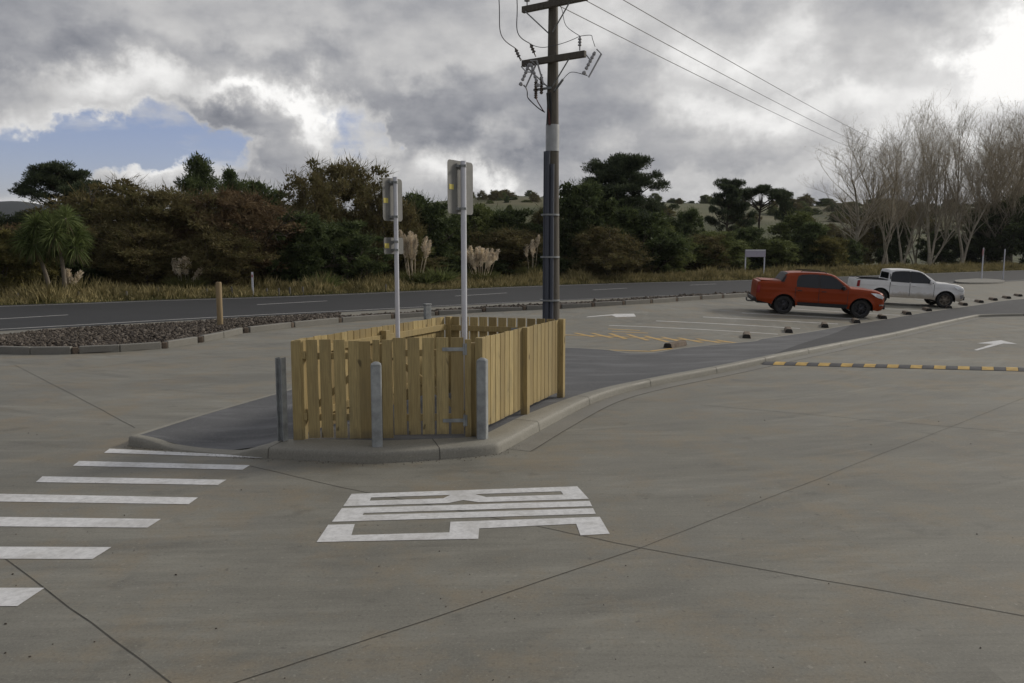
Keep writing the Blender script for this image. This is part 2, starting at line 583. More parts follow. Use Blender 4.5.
near_line = [Vector((-75, -24, 0)), Vector((-40, 6.5, 0))] + [gz(0, 329.5), gz(150, 321), gz(300, 313), gz(440, 306), gz(560, 300.2), gz(660, 296), gz(752, 292.6), gz(880, 286.5), gz(1024, 280)] + [Vector((75, 95, 0)), Vector((120, 128, 0)), Vector((240, 210, 0))]
far_line = [Vector((-90, -10, 0)), Vector((-52, 18, 0))] + [gz(0, 306.6), gz(150, 301.2), gz(300, 296.4), gz(440, 290.5), gz(560, 285.6), gz(660, 282.6), gz(752, 280.4), gz(880, 275.6), gz(1024, 270.5)] + [Vector((92, 122, 0)), Vector((125, 145, 0)), Vector((240, 224, 0))]
near_line = smooth_line(near_line, 5)
far_line = smooth_line(far_line, 5)
# asphalt reaches a little past its edge lines
road_poly = [[near_line[i], near_line[i + 1], far_line[i + 1], far_line[i]] for i in range(len(near_line) - 1)]


def offset_line(pts, d):
    out = []
    for i, p in enumerate(pts):
        a, b_ = pts[max(0, i - 1)], pts[min(len(pts) - 1, i + 1)]
        t = (b_ - a).normalized()
        out.append(Vector((p.x - t.y * d, p.y + t.x * d, p.z)))
    return out


edge_n = offset_line(near_line, -0.7)
edge_f = offset_line(far_line, 0.9)
struct(flat('road', [[edge_n[i], edge_n[i + 1], edge_f[i + 1], edge_f[i]] for i in range(len(near_line) - 1)], 0.004, M['road']))
lot = [(p.x, p.y) for p in edge_n] + [(260, -60), (-110, -60)]
struct(flat('lot_pavement', [lot], 0.0, M['concrete']))
lines = strip(offset_line(near_line, 0.0), 0.12) + strip(far_line, 0.12)
tag(flat('edge_line', lines, 0.009, M['paint_worn']), 'pair of long worn white edge lines along both sides of the highway', 'road marking')
mid = [(a + b_) / 2 for a, b_ in zip(near_line, far_line)]
dash = []
for a, b_ in (((-40, 321.5), (68, 315)), ((257, 304.8), (327, 301)), ((455, 296.2), (507, 293)), ((593, 290), (627, 288.2)), ((690, 285.2), (716, 284)), ((905, 277.5), (925, 276.6))):
    dash.append(strip([gz(*a), gz(*b_)], 0.13)[0])
root = empty('centre_line', mid[12], 'broken white centre line dashes along the middle of the highway', 'road marking')
for d in dash:
    o = flat('dash', [d], 0.0092, M['paint_worn'])
    o.parent = root
    o.location = (-root.location.x, -root.location.y, 0)

# saw cut joints in the slab
jl = [[(180, 701), (340, 649), (640, 548), (800, 486), (948, 428), (1080, 376)],
      [(15, 365), (102, 410), (135, 428)], [(250, 466), (340, 487), (560, 531), (640, 548), (1024, 616), (1180, 642)],
      [(-60, 508), (0, 555), (171, 683), (215, 715)], [(60, 372), (300, 341), (460, 326)], [(700, 405), (1100, 440)]]
J = []
for l in jl:
    pts = []
    for a, b_ in zip(l[:-1], l[1:]):
        A, B = gz(*a), gz(*b_)
        for k in range(8):
            q = A.lerp(B, k / 8)
            pts.append(q + Vector((random.uniform(-.006, .006), random.uniform(-.006, .006), 0)))
    pts.append(gz(*l[-1]))
    J += strip(pts[:len(pts) // 2 - 3] if len(l) == 6 and l[0][0] == 180 else pts, 0.009)
    if len(l) == 6 and l[0][0] == 180:
        J += strip(pts[len(pts) // 2 - 4:], 0.0055)
o = struct(flat('pavement_joints', J, 0.003, M['joint']))

# ------------------------------------------------------------------ painted marks
stripes = [[(109.7, 448.9), (265.6, 456.6), (262, 458.2), (104, 453)], [(79, 461.2), (249.9, 465.4), (242.6, 470), (73, 466)],
           [(42.4, 476.6), (226.4, 480), (218, 485.2), (35.8, 482.4)], [(-3, 494), (198, 497.8), (188.7, 504.5), (-14, 501.6)],
           [(-60, 516.4), (161, 519.3), (147.5, 528), (-80, 526)], [(-120, 546.6), (111.6, 547.4), (92.4, 559.4), (-150, 558.6)],
           [(-200, 588), (44.7, 588.2), (17.3, 606.5), (-240, 607)]]
root = empty('pedestrian_crossing', gz(90, 520), 'zebra crossing of seven white bars beside the asphalt island', 'road marking')
for s_ in stripes:
    o = flat('stripe', [gp(s_)], 0.004, M['paint'])
    o.parent = root
    o.location = -root.location


def letters():
    def zz(x, y):
        return gz(300 + x * .332, 460 + y * .3322)

    def quadmap(c):
        c = [zz(*p) for p in c]     # far-left, far-right, near-right, near-left
        def f(s_, t):
            return c[0].lerp(c[1], s_).lerp(c[3].lerp(c[2], s_), t)
        return f
    out = {}
    B = quadmap([(155, 103), (835, 80), (870, 118), (130, 140)])
    H1, H2 = (0.08, 0.415), (0.52, 0.92)
    q = lambda f, a, b_, c, d: [f(*a), f(*b_), f(*c), f(*d)]
    out['letter_b'] = [q(B, (0, 0), (1, 0), (1, .36), (0, .36)), q(B, (0, .36), (.095, .36), (.095, .62), (0, .62)), q(B, (.91, .36), (1, .36), (1, .62), (.91, .62)),
                       [B(.43, .36), B(.535, .36), B(.58, .62), B(.40, .62)],
                       [B(0, .62), B(.40, .62), B(.58, .62), B(1, .62), B(1, 1), B(.545, 1), B(.483, .8), B(.42, 1), B(0, 1)]]
    U = quadmap([(126, 146), (872, 124), (891, 163), (96, 187)])
    out['letter_u'] = [q(U, (0, 0), (1, 0), (1, .42), (0, .42)), q(U, (0, .42), (.1, .42), (.1, .58), (0, .58)), q(U, (0, .58), (1, .58), (1, 1), (0, 1))]
    S = [(85, 196), (165, 194), (155, 227), (450, 219), (453, 187), (903, 172), (933, 223), (845, 228), (832, 193), (540, 207), (537, 238), (50, 248)]
    out['letter_s'] = [[zz(*p) for p in S]]
    return out


root = empty('bus_lettering', gz(460, 515), 'large white BUS lettering painted on the concrete in front of the timber enclosure', 'road marking')
for nm, pl in letters().items():
    o = flat(nm, pl, 0.004, M['paint'])
    o.parent = root
    o.location = -root.location

# arrows
o = flat('pavement_arrow', [gp([(974, 350), (977, 350.6), (1003, 343.6), (1017, 344), (1001, 340.2), (977, 343.4), (993, 344)])], 0.004, M['paint'])
tag(o, 'white arrow painted on the bus lane beyond the yellow and black speed hump', 'road marking')
o = flat('pavement_arrow', [gp([(586, 317.4), (612, 315.4), (616, 317.2), (636, 316.6), (634, 313.8), (615, 313.9), (613, 314.4), (588, 316.6)])], 0.004, M['paint_worn'])
tag(o, 'faded white arrow on the parking lot behind the timber enclosure', 'road marking')

# bay lines
P = [((608.9, 325.5), (778, 334.3)), ((656, 321), (800, 328.6)), ((703, 317), (838, 324)), ((742, 313), (868, 319.6)), ((790, 309), (900, 315.4)), ((838, 305.6), (926, 311.4)), ((888, 302), (948, 306.6)), ((915, 299), (966, 303)), ((940, 297), (984, 300.2))]
root = empty('bay_lines', gz(700, 325), 'row of thin white lines marking the angled parking bays', 'road marking')
for a, b_ in P:
    o = flat('bay_line', strip([gz(*a), gz(*b_)], 0.12), 0.004, M['paint_worn'])
    o.parent = root
    o.location = -root.location
root = empty('hatched_marking', gz(660, 339), 'yellow hatched marking on the bay nearest the timber enclosure', 'road marking')
Y_ = [((565, 335), (612, 336.5)), ((612, 336.5), (752, 343.5)), ((575, 333), (594, 337)), ((610, 333.6), (626, 339)), ((645, 336), (668, 342)), ((678, 337.8), (702, 342.6)), ((716, 340), (740, 343.6)),
      ((603, 350), (650, 351.4)), ((650, 351.4), (672, 348.6)), ((608, 329), (640, 330.6)), ((612, 331.6), (648, 333.2)), ((592, 333.2), (612, 338)), ((628, 334.6), (648, 340.4)), ((662, 337), (684, 342.4)), ((697, 338.8), (720, 343))]
for a, b_ in Y_:
    o = flat('hatch_line', strip([gz(*a), gz(*b_)], 0.15), 0.005, M['paint_yellow'])
    o.parent = root
    o.location = -root.location

# ------------------------------------------------------------------ kerb and asphalt path
# outer base line of the kerb (photo pixel, height of kerb, width of its top)
K = [((128, 446), .13, .16), ((150, 448.6), .10, .16), ((170, 449.8), .03, .18), ((200, 453), .015, .2), ((232, 455.4), .02, .22), ((250, 457), .09, .34), ((268, 458.4), .13, .52), ((339, 462), .14, .62), ((377, 463), .14, .62), ((440, 459.4), .14, .55),
     ((490, 455), .14, .48), ((508, 449), .14, .40), ((549, 426), .14, .40), ((600, 400.5), .13, .24), ((651, 386.6), .13, .16), ((717, 373.5), .13, .16), ((766, 363), .13, .16), ((820, 351.6), .12, .16), ((873, 340.5), .11, .16),
     ((930, 328), .11, .16), ((972, 318.6), .11, .16), ((985, 317), .11, .16), ((1024, 316), .10, .16), ((1150, 314), .10, .16)]
base = [Vector((*gz(*k[0]).to_2d(), k[1])) for k in K]
wid = [k[2] for k in K]
kb = smooth_line(base, 5)
kw = []
for i in range(len(wid) - 1):
    kw += [wid[i] + (wid[i + 1] - wid[i]) * t / 5 for t in range(5)]
kw.append(wid[-1])
prof_n = 6
bm_ = MB()
vs, fs = [], []
inner = []
for i, p in enumerate(kb):
    a, b_ = kb[max(0, i - 2)], kb[min(len(kb) - 1, i + 2)]
    t = Vector((b_.x - a.x, b_.y - a.y, 0)).normalized()
    n = Vector((-t.y, t.x, 0))          # inward, away from the bus lane
    h, w = p.z, kw[i]
    q = Vector((p.x, p.y, 0))
    for dx, z in ((0, -.02), (0.012, h * .55), (.022, h * .86), (.045, h), (w * .6, h + .002), (w, h), (w, -.02)):
        vs.append(q + n * dx + Vector((0, 0, z)))
    inner.append(q + n * w + Vector((0, 0, h)))
for i in range(len(kb) - 1):
    for k in range(6):
        fs.append((i * 7 + k, i * 7 + k + 1, (i + 1) * 7 + k + 1, (i + 1) * 7 + k))
fs.append(tuple(range(6, -1, -1)))
fs.append(tuple((len(kb) - 1) * 7 + k for k in range(7)))
bm_.add(vs, fs)
struct(bm_.build('kerb', M['kerb'], smooth=50))

q = MB()
acc_ = 0
for i in range(1, len(kb) - 1):
    acc_ += (kb[i] - kb[i - 1]).length
    if acc_ > 2.2:
        acc_ = 0
        t = (kb[i + 1] - kb[i - 1]); t.z = 0; t.normalize()
        ring = [Vector(v) for v in vs[i * 7:i * 7 + 7]]
        cen = sum(ring, Vector()) / 7
        a_ = [v + (v - cen).normalized() * .003 - t * .006 for v in ring]
        q.add(a_ + [v + t * .012 for v in a_], [(k, k + 1, 8 + k, 7 + k) for k in range(6)])
struct(q.build('kerb_joints', M['joint']))
gut = offset_line([Vector((p.x, p.y, 0)) for p in kb], -.17)
gi = next(i for i, p in enumerate(kb) if p.x > .2)
struct(flat('gutter', strip(gut[gi - 3:], 0.30), 0.003, M['kerb_old']))
struct(flat('gutter_joint', strip(offset_line([Vector((p.x, p.y, 0)) for p in kb], -.33)[gi - 3:], 0.012), 0.006, M['joint']))
# the asphalt between kerb and lot:
F = smooth_line([gz(140, 436), gz(200, 417), gz(276, 395), gz(360, 371), (gz(440, 349)), gz(500, 347.4), gz(564, 348), gz(602, 350), gz(629, 353.7), gz(657, 353), gz(684, 348.6), gz(752, 342), gz(768, 338.6), gz(830, 329), gz(880, 320.6), gz(931, 312), gz(980, 305), gz(1024, 299), gz(1150, 284)], 6)


def resample(pts, n):
    d = [0]
    for a, b_ in zip(pts[:-1], pts[1:]):
        d.append(d[-1] + (b_ - a).length)
    out = []
    j = 0
    for i in range(n):
        s_ = d[-1] * i / (n - 1)
        while j < len(d) - 2 and d[j + 1] < s_:
            j += 1
        seg = d[j + 1] - d[j]
        out.append(pts[j].lerp(pts[j + 1], (s_ - d[j]) / seg if seg else 0))
    return out


NS = 120
I_ = resample(inner, NS)
# pair each near point with a far point by fraction of the way
Fr = resample(F, NS)
bm_ = MB()
vs, fs = [], []
ROWS = 8
for i in range(NS):
    a = I_[i] - Vector((0, 0, 0.006))
    b_ = Vector((Fr[i].x, Fr[i].y, 0.012))
    for k in range(ROWS):
        vs.append(a.lerp(b_, k / (ROWS - 1)))
for i in range(NS - 1):
    for k in range(ROWS - 1):
        fs.append((i * ROWS + k, (i + 1) * ROWS + k, (i + 1) * ROWS + k + 1, i * ROWS + k + 1))
ns_ = next(i for i in range(NS) if I_[i].x > 6.2)
bm_.add(vs, fs[:(ns_) * (ROWS - 1)])
bm_.cur = 1
bm_.add([], [tuple(i - len(bm_.v) for i in f) for f in fs[ns_ * (ROWS - 1):]])
o = struct(bm_.build('footpath', [M['asphalt'], M['asphalt_new']], smooth=60))
# narrow pale concrete edging where the asphalt meets the lot
struct(flat('footpath_edging', strip([Vector((p.x, p.y, 0)) for p in offset_line(F, 0.045)], 0.09), 0.014, M['kerb']))

# ------------------------------------------------------------------ timber enclosure
ZI = 0.12
FH = 1.34
A = gz(299, 440, ZI); Bp = gz(373, 443.5, ZI); C = gz(477, 437.5, ZI); D = gz(559, 397, ZI)
Em = gy(447, 316.4, 1)
d_ = ray(447, 316.4)
t_ = (ZI + FH - CAM_H) / d_.z
E = Vector((d_.x * t_, d_.y * t_, ZI))


def frame_of(P0, P1):
    t = (P1 - P0).to_2d()
    L = t.length
    return L, math.atan2(t.y, t.x)


def palings(L, x0, bw, gap, h, y, z0, thick=0.02, jitter=0.006):
    b_ = MB()
    x = x0
    while x + bw <= L + 0.001:
        b_.box((x + bw / 2, y, z0 + (h - z0) / 2 + random.uniform(-jitter, jitter)), (bw, thick, h - z0), Matrix.Rotation(random.uniform(-.006, .006), 3, 'Y'))
        x += bw + gap
    return b_


# right side, tight palings facing the bus lane; local x from C to D, outer side is -y
L, a = frame_of(C, D)
fr = empty('timber_fence', C, 'sunlit close-boarded timber fence along the kerb on the right of the enclosure', 'fence', 'timber fences of the enclosure', a)
b_ = MB()
nb = 9
for seg0, seg1 in ((0.10, L * .5 - .06), (L * .5 + .06, L - .05)):
    n = 9
    w = (seg1 - seg0) / n
    for k in range(n):
        b_.box((seg0 + w * (k + .5), 0.0, (.10) + (FH - .10) / 2 + random.uniform(-.005, .005)), (w - .020, .02, FH - .10), Matrix.Rotation(random.uniform(-.004, .004), 3, 'Y'))
b_.build('paling_panel', M['pine_wood'], fr)
for x in (0.045, L * .5, L):
    p = MB(); p.bbox((x, -.035, FH / 2 - .03), (.11, .11, FH + .08), .006); p.build('post', M['pine_wood'], fr)
for z in (.3, 1.12):
    p = MB(); p.bbox((L / 2, .035, z), (L - .15, .045, .095), .004); p.build('rail', M['pine_wood'], fr)

# left side, seen from inside; local x from A to E, outer side is +y
L, a = frame_of(A, E)
fr = empty('timber_fence', A, 'timber fence on the left of the enclosure, its inner face and rail catching light', 'fence', 'timber fences of the enclosure', a)
palings(L - .05, .1, .14, .014, FH, .03, .06).build('paling_panel', M['pine_wood'], fr)
for x in (0.03, L * .5, L):
    p = MB(); p.bbox((x, -.04, FH / 2 - .03), (.11, .1, FH + .06 - (.12 if 0 < x < L - .1 and x > .1 else 0)), .006); p.build('post', M['pine_wood'], fr)
for z in (.3, 1.16):
    p = MB(); p.bbox((L / 2, -.004, z), (L - .12, .045, .10), .004); p.build('rail', M['pine_wood'], fr)

# rear side with open gaps; local x from E to D, outer side is +y
L, a = frame_of(E, D)
fr = empty('timber_fence', E, 'gappy timber fence panel at the rear of the enclosure beside the power pole', 'fence', 'timber fences of the enclosure', a)
palings(L - .08, .08, .145, .03, FH, .03, .06).build('paling_panel', M['pine_wood'], fr)
for z in (.3, 1.14):
    p = MB(); p.bbox((L / 2, -.004, z), (L - .16, .045, .095), .004); p.build('rail', M['pine_wood'], fr)
p = MB(); p.bbox((L * .62, -.06, 1.15), (.12, .03, .05), .004); p.build('latch', M['galv'], fr)


def hinge(parent, x, z, sgn=1):
    b2 = MB()
    b2.box((x, -.018, z), (.055, .014, .15))
    b2.box((x - sgn * .15, -.018, z), (.30, .008, .048))
    b2.tube([(x + sgn * .01, -.03, z - .075), (x + sgn * .01, -.03, z + .075)], .012, 8)
    for q in (.06, .15, .25):
        b2.tube([(x - sgn * q, -.02, z), (x - sgn * q, -.03, z)], .009, 6)
    return b2.build('hinge', M['galv'], parent)


# front: fixed post A, left gate, fixed boards, right gate, fixed boards by C.  local x from A to C, camera side is -y
L, a = frame_of(A, C)
S = Matrix.Rotation(a, 4, 'Z')


def front(x, y=0.0, z=0.0):
    return A + (S @ Vector((x, y, z)))


def xat(px):
    """distance along the front for a photo column"""
    d = ray(px, 440)
    # intersect plan ray with the line A-C
    ax, ay = A.x, A.y
    tx, ty = (C - A).to_2d().normalized()
    # d.x*s = ax+tx*q ; d.y*s = ay+ty*q
    det = d.x * (-ty) - d.y * (-tx)
    q = (d.x * ay - d.y * ax) / (d.y * tx - d.x * ty) * -1
    q = (ax * d.y - ay * d.x) / (ty * d.x - tx * d.y)
    return q


gate = empty('timber_gate', front(xat(308)), 'left timber gate of the enclosure with wide knotty boards', 'gate', 'timber gates of the enclosure', a)
x0 = xat(308)
b_ = MB()
for p0, p1, dz in ((309, 320.2, .0), (322.2, 333.6, .002), (336.2, 347.4, -.004), (350.4, 361.5, -.02), (361.2, 372.4, -.026)):
    u, w = xat(p0) - x0, xat(p1) - x0
    b_.box(((u + w) / 2, -.012 - (.004 if p0 > 360 else 0), .03 + FH / 2 + dz - .015), (w - u, .021, FH - .03), Matrix.Rotation(random.uniform(-.006, .006), 3, 'Y'))
b_.build('board_panel', M['pine_wood'], gate)
W = xat(372.4) - x0
for z in (.30, 1.12):
    p = MB(); p.bbox((W / 2 - .03, .022, z), (W + .02, .044, .09), .004); p.build('rail', M['pine_wood'], gate)
    p = MB(); p.bbox((-.03, -.02, z + .02), (.07, .05, .10), .005); p.build('hinge_block', M['pine_wood'], gate)
p = MB(); ln = math.hypot(W, .72); p.bbox((W / 2, .024, .71), (ln, .04, .08), .004, Matrix.Rotation(-math.atan2(.72, W), 3, 'Y')); p.build('brace', M['pine_wood'], gate)

gate = empty('timber_gate', front(xat(394.6)), 'right timber gate of the enclosure hung on two steel strap hinges', 'gate', 'timber gates of the enclosure', a)
x0 = xat(394.6)
b_ = MB()
for p0, p1 in ((394.6, 407), (409, 420.8), (423.2, 435), (437.2, 449), (451.6, 464)):
    u, w = xat(p0) - x0, xat(p1) - x0
    b_.box(((u + w) / 2, 0.0, .035 + FH / 2), (w - u, .021, FH - .04), Matrix.Rotation(random.uniform(-.005, .005), 3, 'Y'))
b_.build('board_panel', M['pine_wood'], gate)
W = xat(464) - x0
for z in (.28, 1.15):
    p = MB(); p.bbox((W / 2, .034, z), (W - .02, .044, .09), .004); p.build('rail', M['pine_wood'], gate)
p = MB(); p.bbox((W / 2, .034, .71), (ln + .1, .04, .08), .004, Matrix.Rotation(math.atan2(.78, W), 3, 'Y')); p.build('brace', M['pine_wood'], gate)
hinge(gate, W + .02, 1.2)
hinge(gate, W + .02, .24)

# fixed timber between and beside the gates
fr = empty('gate_post', front(xat(381)), 'pair of narrow upright boards on the post between the two timber gates', 'gate post', 'gate posts of the enclosure', a)
x0 = xat(381)
for p0, p1, y in ((374.2, 381.2, .02), (383.4, 393.6, .0)):
    u, w = xat(p0) - x0, xat(p1) - x0
    p = MB(); p.bbox(((u + w) / 2, y, FH / 2 - .02), (w - u, .03, FH + .02), .004); p.build('board', M['pine_wood'], fr)
p = MB(); p.bbox((.02, .075, FH / 2 - .05), (.1, .1, FH - .02), .006); p.build('post', M['pine_wood'], fr)
fr = empty('gate_post', front(xat(470)), 'corner gate post carrying the strap hinges next to the sunlit fence', 'gate post', 'gate posts of the enclosure', a)
x0 = xat(470)
for p0, p1, y in ((465.4, 471.6, .0),):
    u, w = xat(p0) - x0, xat(p1) - x0
    p = MB(); p.bbox(((u + w) / 2, y, FH / 2 - .02), (w - u, .03, FH + .02), .004); p.build('board', M['pine_wood'], fr)
p = MB(); p.bbox((.045, .085, FH / 2 - .05), (.1, .1, FH - .03), .006); p.build('post', M['pine_wood'], fr)
fr = empty('gate_post', front(xat(299)), 'square timber post at the far left corner of the enclosure', 'gate post', 'gate posts of the enclosure', a)
p = MB(); p.bbox((0, -.015, FH / 2 - .05), (.115, .1, FH + .08), .006); p.build('post', M['pine_wood'], fr)


# ------------------------------------------------------------------ steel bollards
def bollard(px, pb, ptop, label, rz, z=ZI + .015, style=0):
    p = gz(px, pb, z)
    top = gy(px, ptop, p.y).z
    h = top - z
    r = empty('steel_bollard', p, label, 'bollard', 'galvanised steel bollards round the enclosure', rz)
    b2 = MB()
    if style == 0:      # rounded box with a shallow pointed cap
        w = .069
        prof = []
        for s_, zz in ((1, -.02), (1, h - .05), (.93, h - .025), (.45, h), (.05, h + .006)):
            for k in range(16):
                an = 2 * math.pi * k / 16
                cx, sy = math.cos(an), math.sin(an)
                e = .34
                prof.append((w * s_ * math.copysign(abs(cx) ** e, cx), w * s_ * math.copysign(abs(sy) ** e, sy), zz))
        fs = []
        for i in range(4):
            for k in range(16):
                k2 = (k + 1) % 16
                fs.append((i * 16 + k, i * 16 + k2, i * 16 + 16 + k2, i * 16 + 16 + k))
        fs.append(tuple(range(64, 80)))
        b2.add(prof, fs)
        b2.build('post', M['galv'], r, smooth=20)
    else:               # H section
        b2.box((0, -.042, h / 2), (.10, .009, h)); b2.box((0, .042, h / 2), (.10, .009, h)); b2.box((0, 0, h / 2 - .01), (.008, .075, h - .02))
        b2.build('post', M['galv'], r)
    return r


bollard(283, 440.6, 357.5, 'open H-section galvanised post standing left of the enclosure', R(70), style=1)
bollard(377.5, 446.4, 362, 'galvanised bollard standing in front of the join between the two gates', R(8))
bollard(482.5, 438.6, 358, 'galvanised bollard at the right front corner by the sunlit fence', R(-12))


# ------------------------------------------------------------------ signs
def sign(px, Y, panels, ptop, label, rz, rad):
    g0 = gy(px, 300, Y)
    r = empty('sign_post', (g0.x, Y, .1), label, 'sign', None, rz)
    top = gy(px, ptop, Y).z - .1
    b2 = MB(); b2.tube([(0, 0, -.1), (0, 0, top)], rad, 14); b2.build('post', M['white_post'], r, smooth=40)
    for (py0, py1, wl, wr, sticker) in panels:
        z1, z0 = gy(px, py0, Y).z - .1, gy(px, py1, Y).z - .1
        h = z1 - z0
        # rounded plate in local x-z
        q = MB()
        rr = .05 if h > .4 else .03
        pts = []
        for cx, cz, a0 in ((wr - rr, z1 - rr, 0), (-wl + rr, z1 - rr, 90), (-wl + rr, z0 + rr, 180), (wr - rr, z0 + rr, 270)):
            for k in range(5):
                an = R(a0 + 22.5 * k)
                pts.append((cx + rr * math.cos(an), cz + rr * math.sin(an)))
        n = len(pts)
        y0, y1 = rad + .03, rad + .034
        q.add([(x, y0, z) for x, z in pts] + [(x, y1, z) for x, z in pts], [tuple(range(n)), tuple(range(2 * n - 1, n - 1, -1))] + [(i, n + i, n + (i + 1) % n, (i + 1) % n) for i in range(n)])
        pl = q.build('sign_panel', [M['sign_back']], r)
        f_ = MB()
        f_.add([(x * .985, y1 + .003, z0 + (z - z0) * .985 + h * .007) for x, z in pts], [tuple(range(n - 1, -1, -1))])
        f_.build('sign_face', M['sign_white'], pl)
        if sticker:
            s2 = MB(); zc = z0 + h * sticker; s2.box((-wl * .70, y0 - .003, zc), (.10, .002, .07)); s2.build('sticker', M['yellow_sticker'], pl)
        for zz in ((z1 - h * .1, z0 + h * .1) if h > .4 else (z1 - h * .25, z0 + h * .25)):
            c2 = MB()
            c2.tube([(0, 0, zz - .016), (0, 0, zz + .016)], rad + .007, 14)
            c2.box((0, rad + .016, zz), (.05 if h < .4 else .16, .03, .034))
            c2.box((-.03, -rad - .014, zz), (.018, .03, .03))
            c2.build('bracket', M['galv'], r)
    return r


sign(397.2, 11.7, [(178, 221, .21, .23, .47), (237.6, 254, .20, .24, .5)], 177, 'white pole inside the enclosure carrying a grey-backed sign above a smaller plate', R(59), .032)
sign(464.2, 11.2, [(160.6, 214, .27, .33, .5)], 161, 'taller white pole inside the enclosure with one large grey-backed sign', R(58), .039)

# ------------------------------------------------------------------ small street furniture
def post_round(px, pb, ptop, rad, name, label, cat, mat, group=None):
    p = gz(px, pb, 0)
    h = gy(px, ptop, p.y).z
    b2 = MB(); b2.lathe([(rad, -.05), (rad, h - .03), (rad * .85, h)], 12, Matrix.Translation(p))
    return tag(b2.build(name, mat, smooth=40), label, cat, group)


post_round(220.5, 331, 282, .095, 'timber_bollard', 'round weathered timber post standing in the rock garden', 'bollard', M['post_wood'])
mp = gz(253, 296.4)
r = empty('marker_post', mp, 'thin white marker post on the verge beyond the highway', 'marker post')
h = gy(253, 272, mp.y).z
b2 = MB(); b2.bbox((0, 0, h / 2), (.12, .03, h), .01); b2.build('post', M['white_post'], r)
b2 = MB(); b2.box((0, -.018, h * .84), (.07, .004, .16)); b2.build('reflector', M['sign_red'], r)
pp = gz(427.5, 319)
r = empty('service_pillar', pp, 'squat grey service pillar by the roadside kerb behind the enclosure', 'pillar', None, R(35))
h = gy(427, 304, pp.y).z
b2 = MB(); b2.bbox((0, 0, h / 2 - .03), (.24, .2, h - .06), .02); b2.build('body', M['galv'], r)
b2 = MB(); b2.bbox((0, 0, h - .03), (.27, .23, .06), .02); b2.build('cap', M['galv_dull'], r)
# lilac road sign on two legs far across the highway
bp = gy(755, 268, 80)
r = empty('road_sign', (bp.x, 80, 0), 'low pale lilac board sign on two white legs in the far verge', 'sign', None, R(12))
zt = gy(755, 249.6, 80).z; zb = gy(755, 257, 80).z
b2 = MB(); b2.bbox((0, 0, (zt + zb) / 2), (2.2, .05, zt - zb), .015); pl = b2.build('sign_panel', M['sign_mauve'], r)
b2 = MB(); b2.box((0, -.028, zt - .05), (2.15, .006, .1)); b2.build('border', M['sign_white'], pl)
for x in (-1.03, 1.03):
    b2 = MB(); b2.box((x, .06, zt / 2), (.12, .06, zt)); b2.build('leg', M['white_post'], r)
# stop sign and plain post at the junction
p = gz(981.5, 280.4)
r = empty('stop_sign', p, 'thin post with a small red sign seen edge-on at the junction', 'sign')
zt = gy(981, 248, p.y).z
b2 = MB(); b2.tube([(0, 0, 0), (0, 0, zt)], .055, 10); b2.build('post', M['white_post'], r, smooth=40)
b2 = MB(); b2.lathe([(.36, -.012), (.36, .012)], 8, Matrix.Translation((0, .07, zt - .42)) @ Matrix.Rotation(R(68), 4, 'Z') @ Matrix.Rotation(R(90), 4, 'X') @ Matrix.Rotation(R(22.5), 4, 'Z')); b2.build('sign_panel', M['sign_red'], r)
p = gz(1003, 279.5)
r = empty('sign_post', p, 'plain thin white post at the junction right of the small red sign', 'post')
b2 = MB(); b2.tube([(0, 0, 0), (0, 0, gy(1003, 249, p.y).z)], .05, 10); b2.build('post', M['white_post'], r, smooth=40)
b2 = MB(); b2.bbox((0, .06, gy(1003, 249, p.y).z - .3), (.05, .03, .5), .01); b2.build('sign_panel', M['sign_back'], r)
# junction island
b2 = MB()
pts = [q.to_2d() for q in smooth_line(gp([(955, 281.6), (975, 279.8), (1000, 281), (1003, 283.4), (975, 284.2), (957, 283.4), (955, 281.6)]), 4)][:-1]
b2.prism(pts, 0, .13)
tag(struct(b2.build('kerb_island', M['kerb_old'])))
# stub posts of the farm fence along the far verge
FP = [(18, 303.5), (43, 303), (79, 300.5), (127, 300), (158, 298), (207, 297.5), (232, 297), (267, 296), (279, 296), (290, 295.5), (303, 295), (334, 293), (386, 291.5)]
fp0 = None
for i, (px, pb) in enumerate(FP):
    p = gz(px, pb)
    if fp0 is None:
        fp0 = empty('fence_post', p, 'short grey timber fence post at the edge of the far verge', 'fence post', 'fence posts along the far verge')
        b2 = MB(); b2.lathe([(.06, -.1), (.06, .5), (.045, .54)], 8); b2.build('post', M['grey_wood'], fp0, smooth=40)
    else:
        copy_thing(fp0, p, 'short grey timber fence post at the edge of the far verge', random.random() * 6, (1, 1, random.uniform(.7, 1.15)))

# ------------------------------------------------------------------ power pole
PY = 20.0
pb = gy(551.5, 320, PY)
pole = empty('power_pole', (pb.x, PY, 0), 'tall dark timber power pole behind the enclosure with two crossarms', 'power pole')
zy = lambda py: gy(551, py, PY).z
def prad(z):
    return .215 - .0118 * z
b2 = MB(); b2.tube([(0, 0, -.1), (0, 0, 3), (0.0, 0, 6), (.0, 0, 10.6)], [prad(0), prad(3), prad(6), prad(10.6)], 20); b2.build('shaft', M['pole_wood'], pole, smooth=40)
b2 = MB(); z0, z1 = zy(151.5), zy(125); b2.tube([(0, 0, z0), (0, 0, z1)], prad(z0) + .012, 24); b2.build('sheet_band', M['sheet'], pole, smooth=40)
b2 = MB()
b2.tube([(-.13, -.2, 0.05), (-.12, -.18, zy(152))], .062, 12); b2.tube([(-.02, -.235, 0.05), (-.01, -.21, zy(165))], .05, 12)
b2.tube([(-.2, -.12, 0.05), (-.185, -.1, zy(152))], .035, 10)
b2.build('conduit', M['conduit'], pole, smooth=40)
for py in (215, 257, 300):
    b2 = MB(); b2.tube([(-.05, -.05, zy(py) - .02), (-.05, -.05, zy(py) + .02)], prad(zy(py)) + .055, 20); b2.build('strap', M['galv_dull'], pole, smooth=40)
b2 = MB()
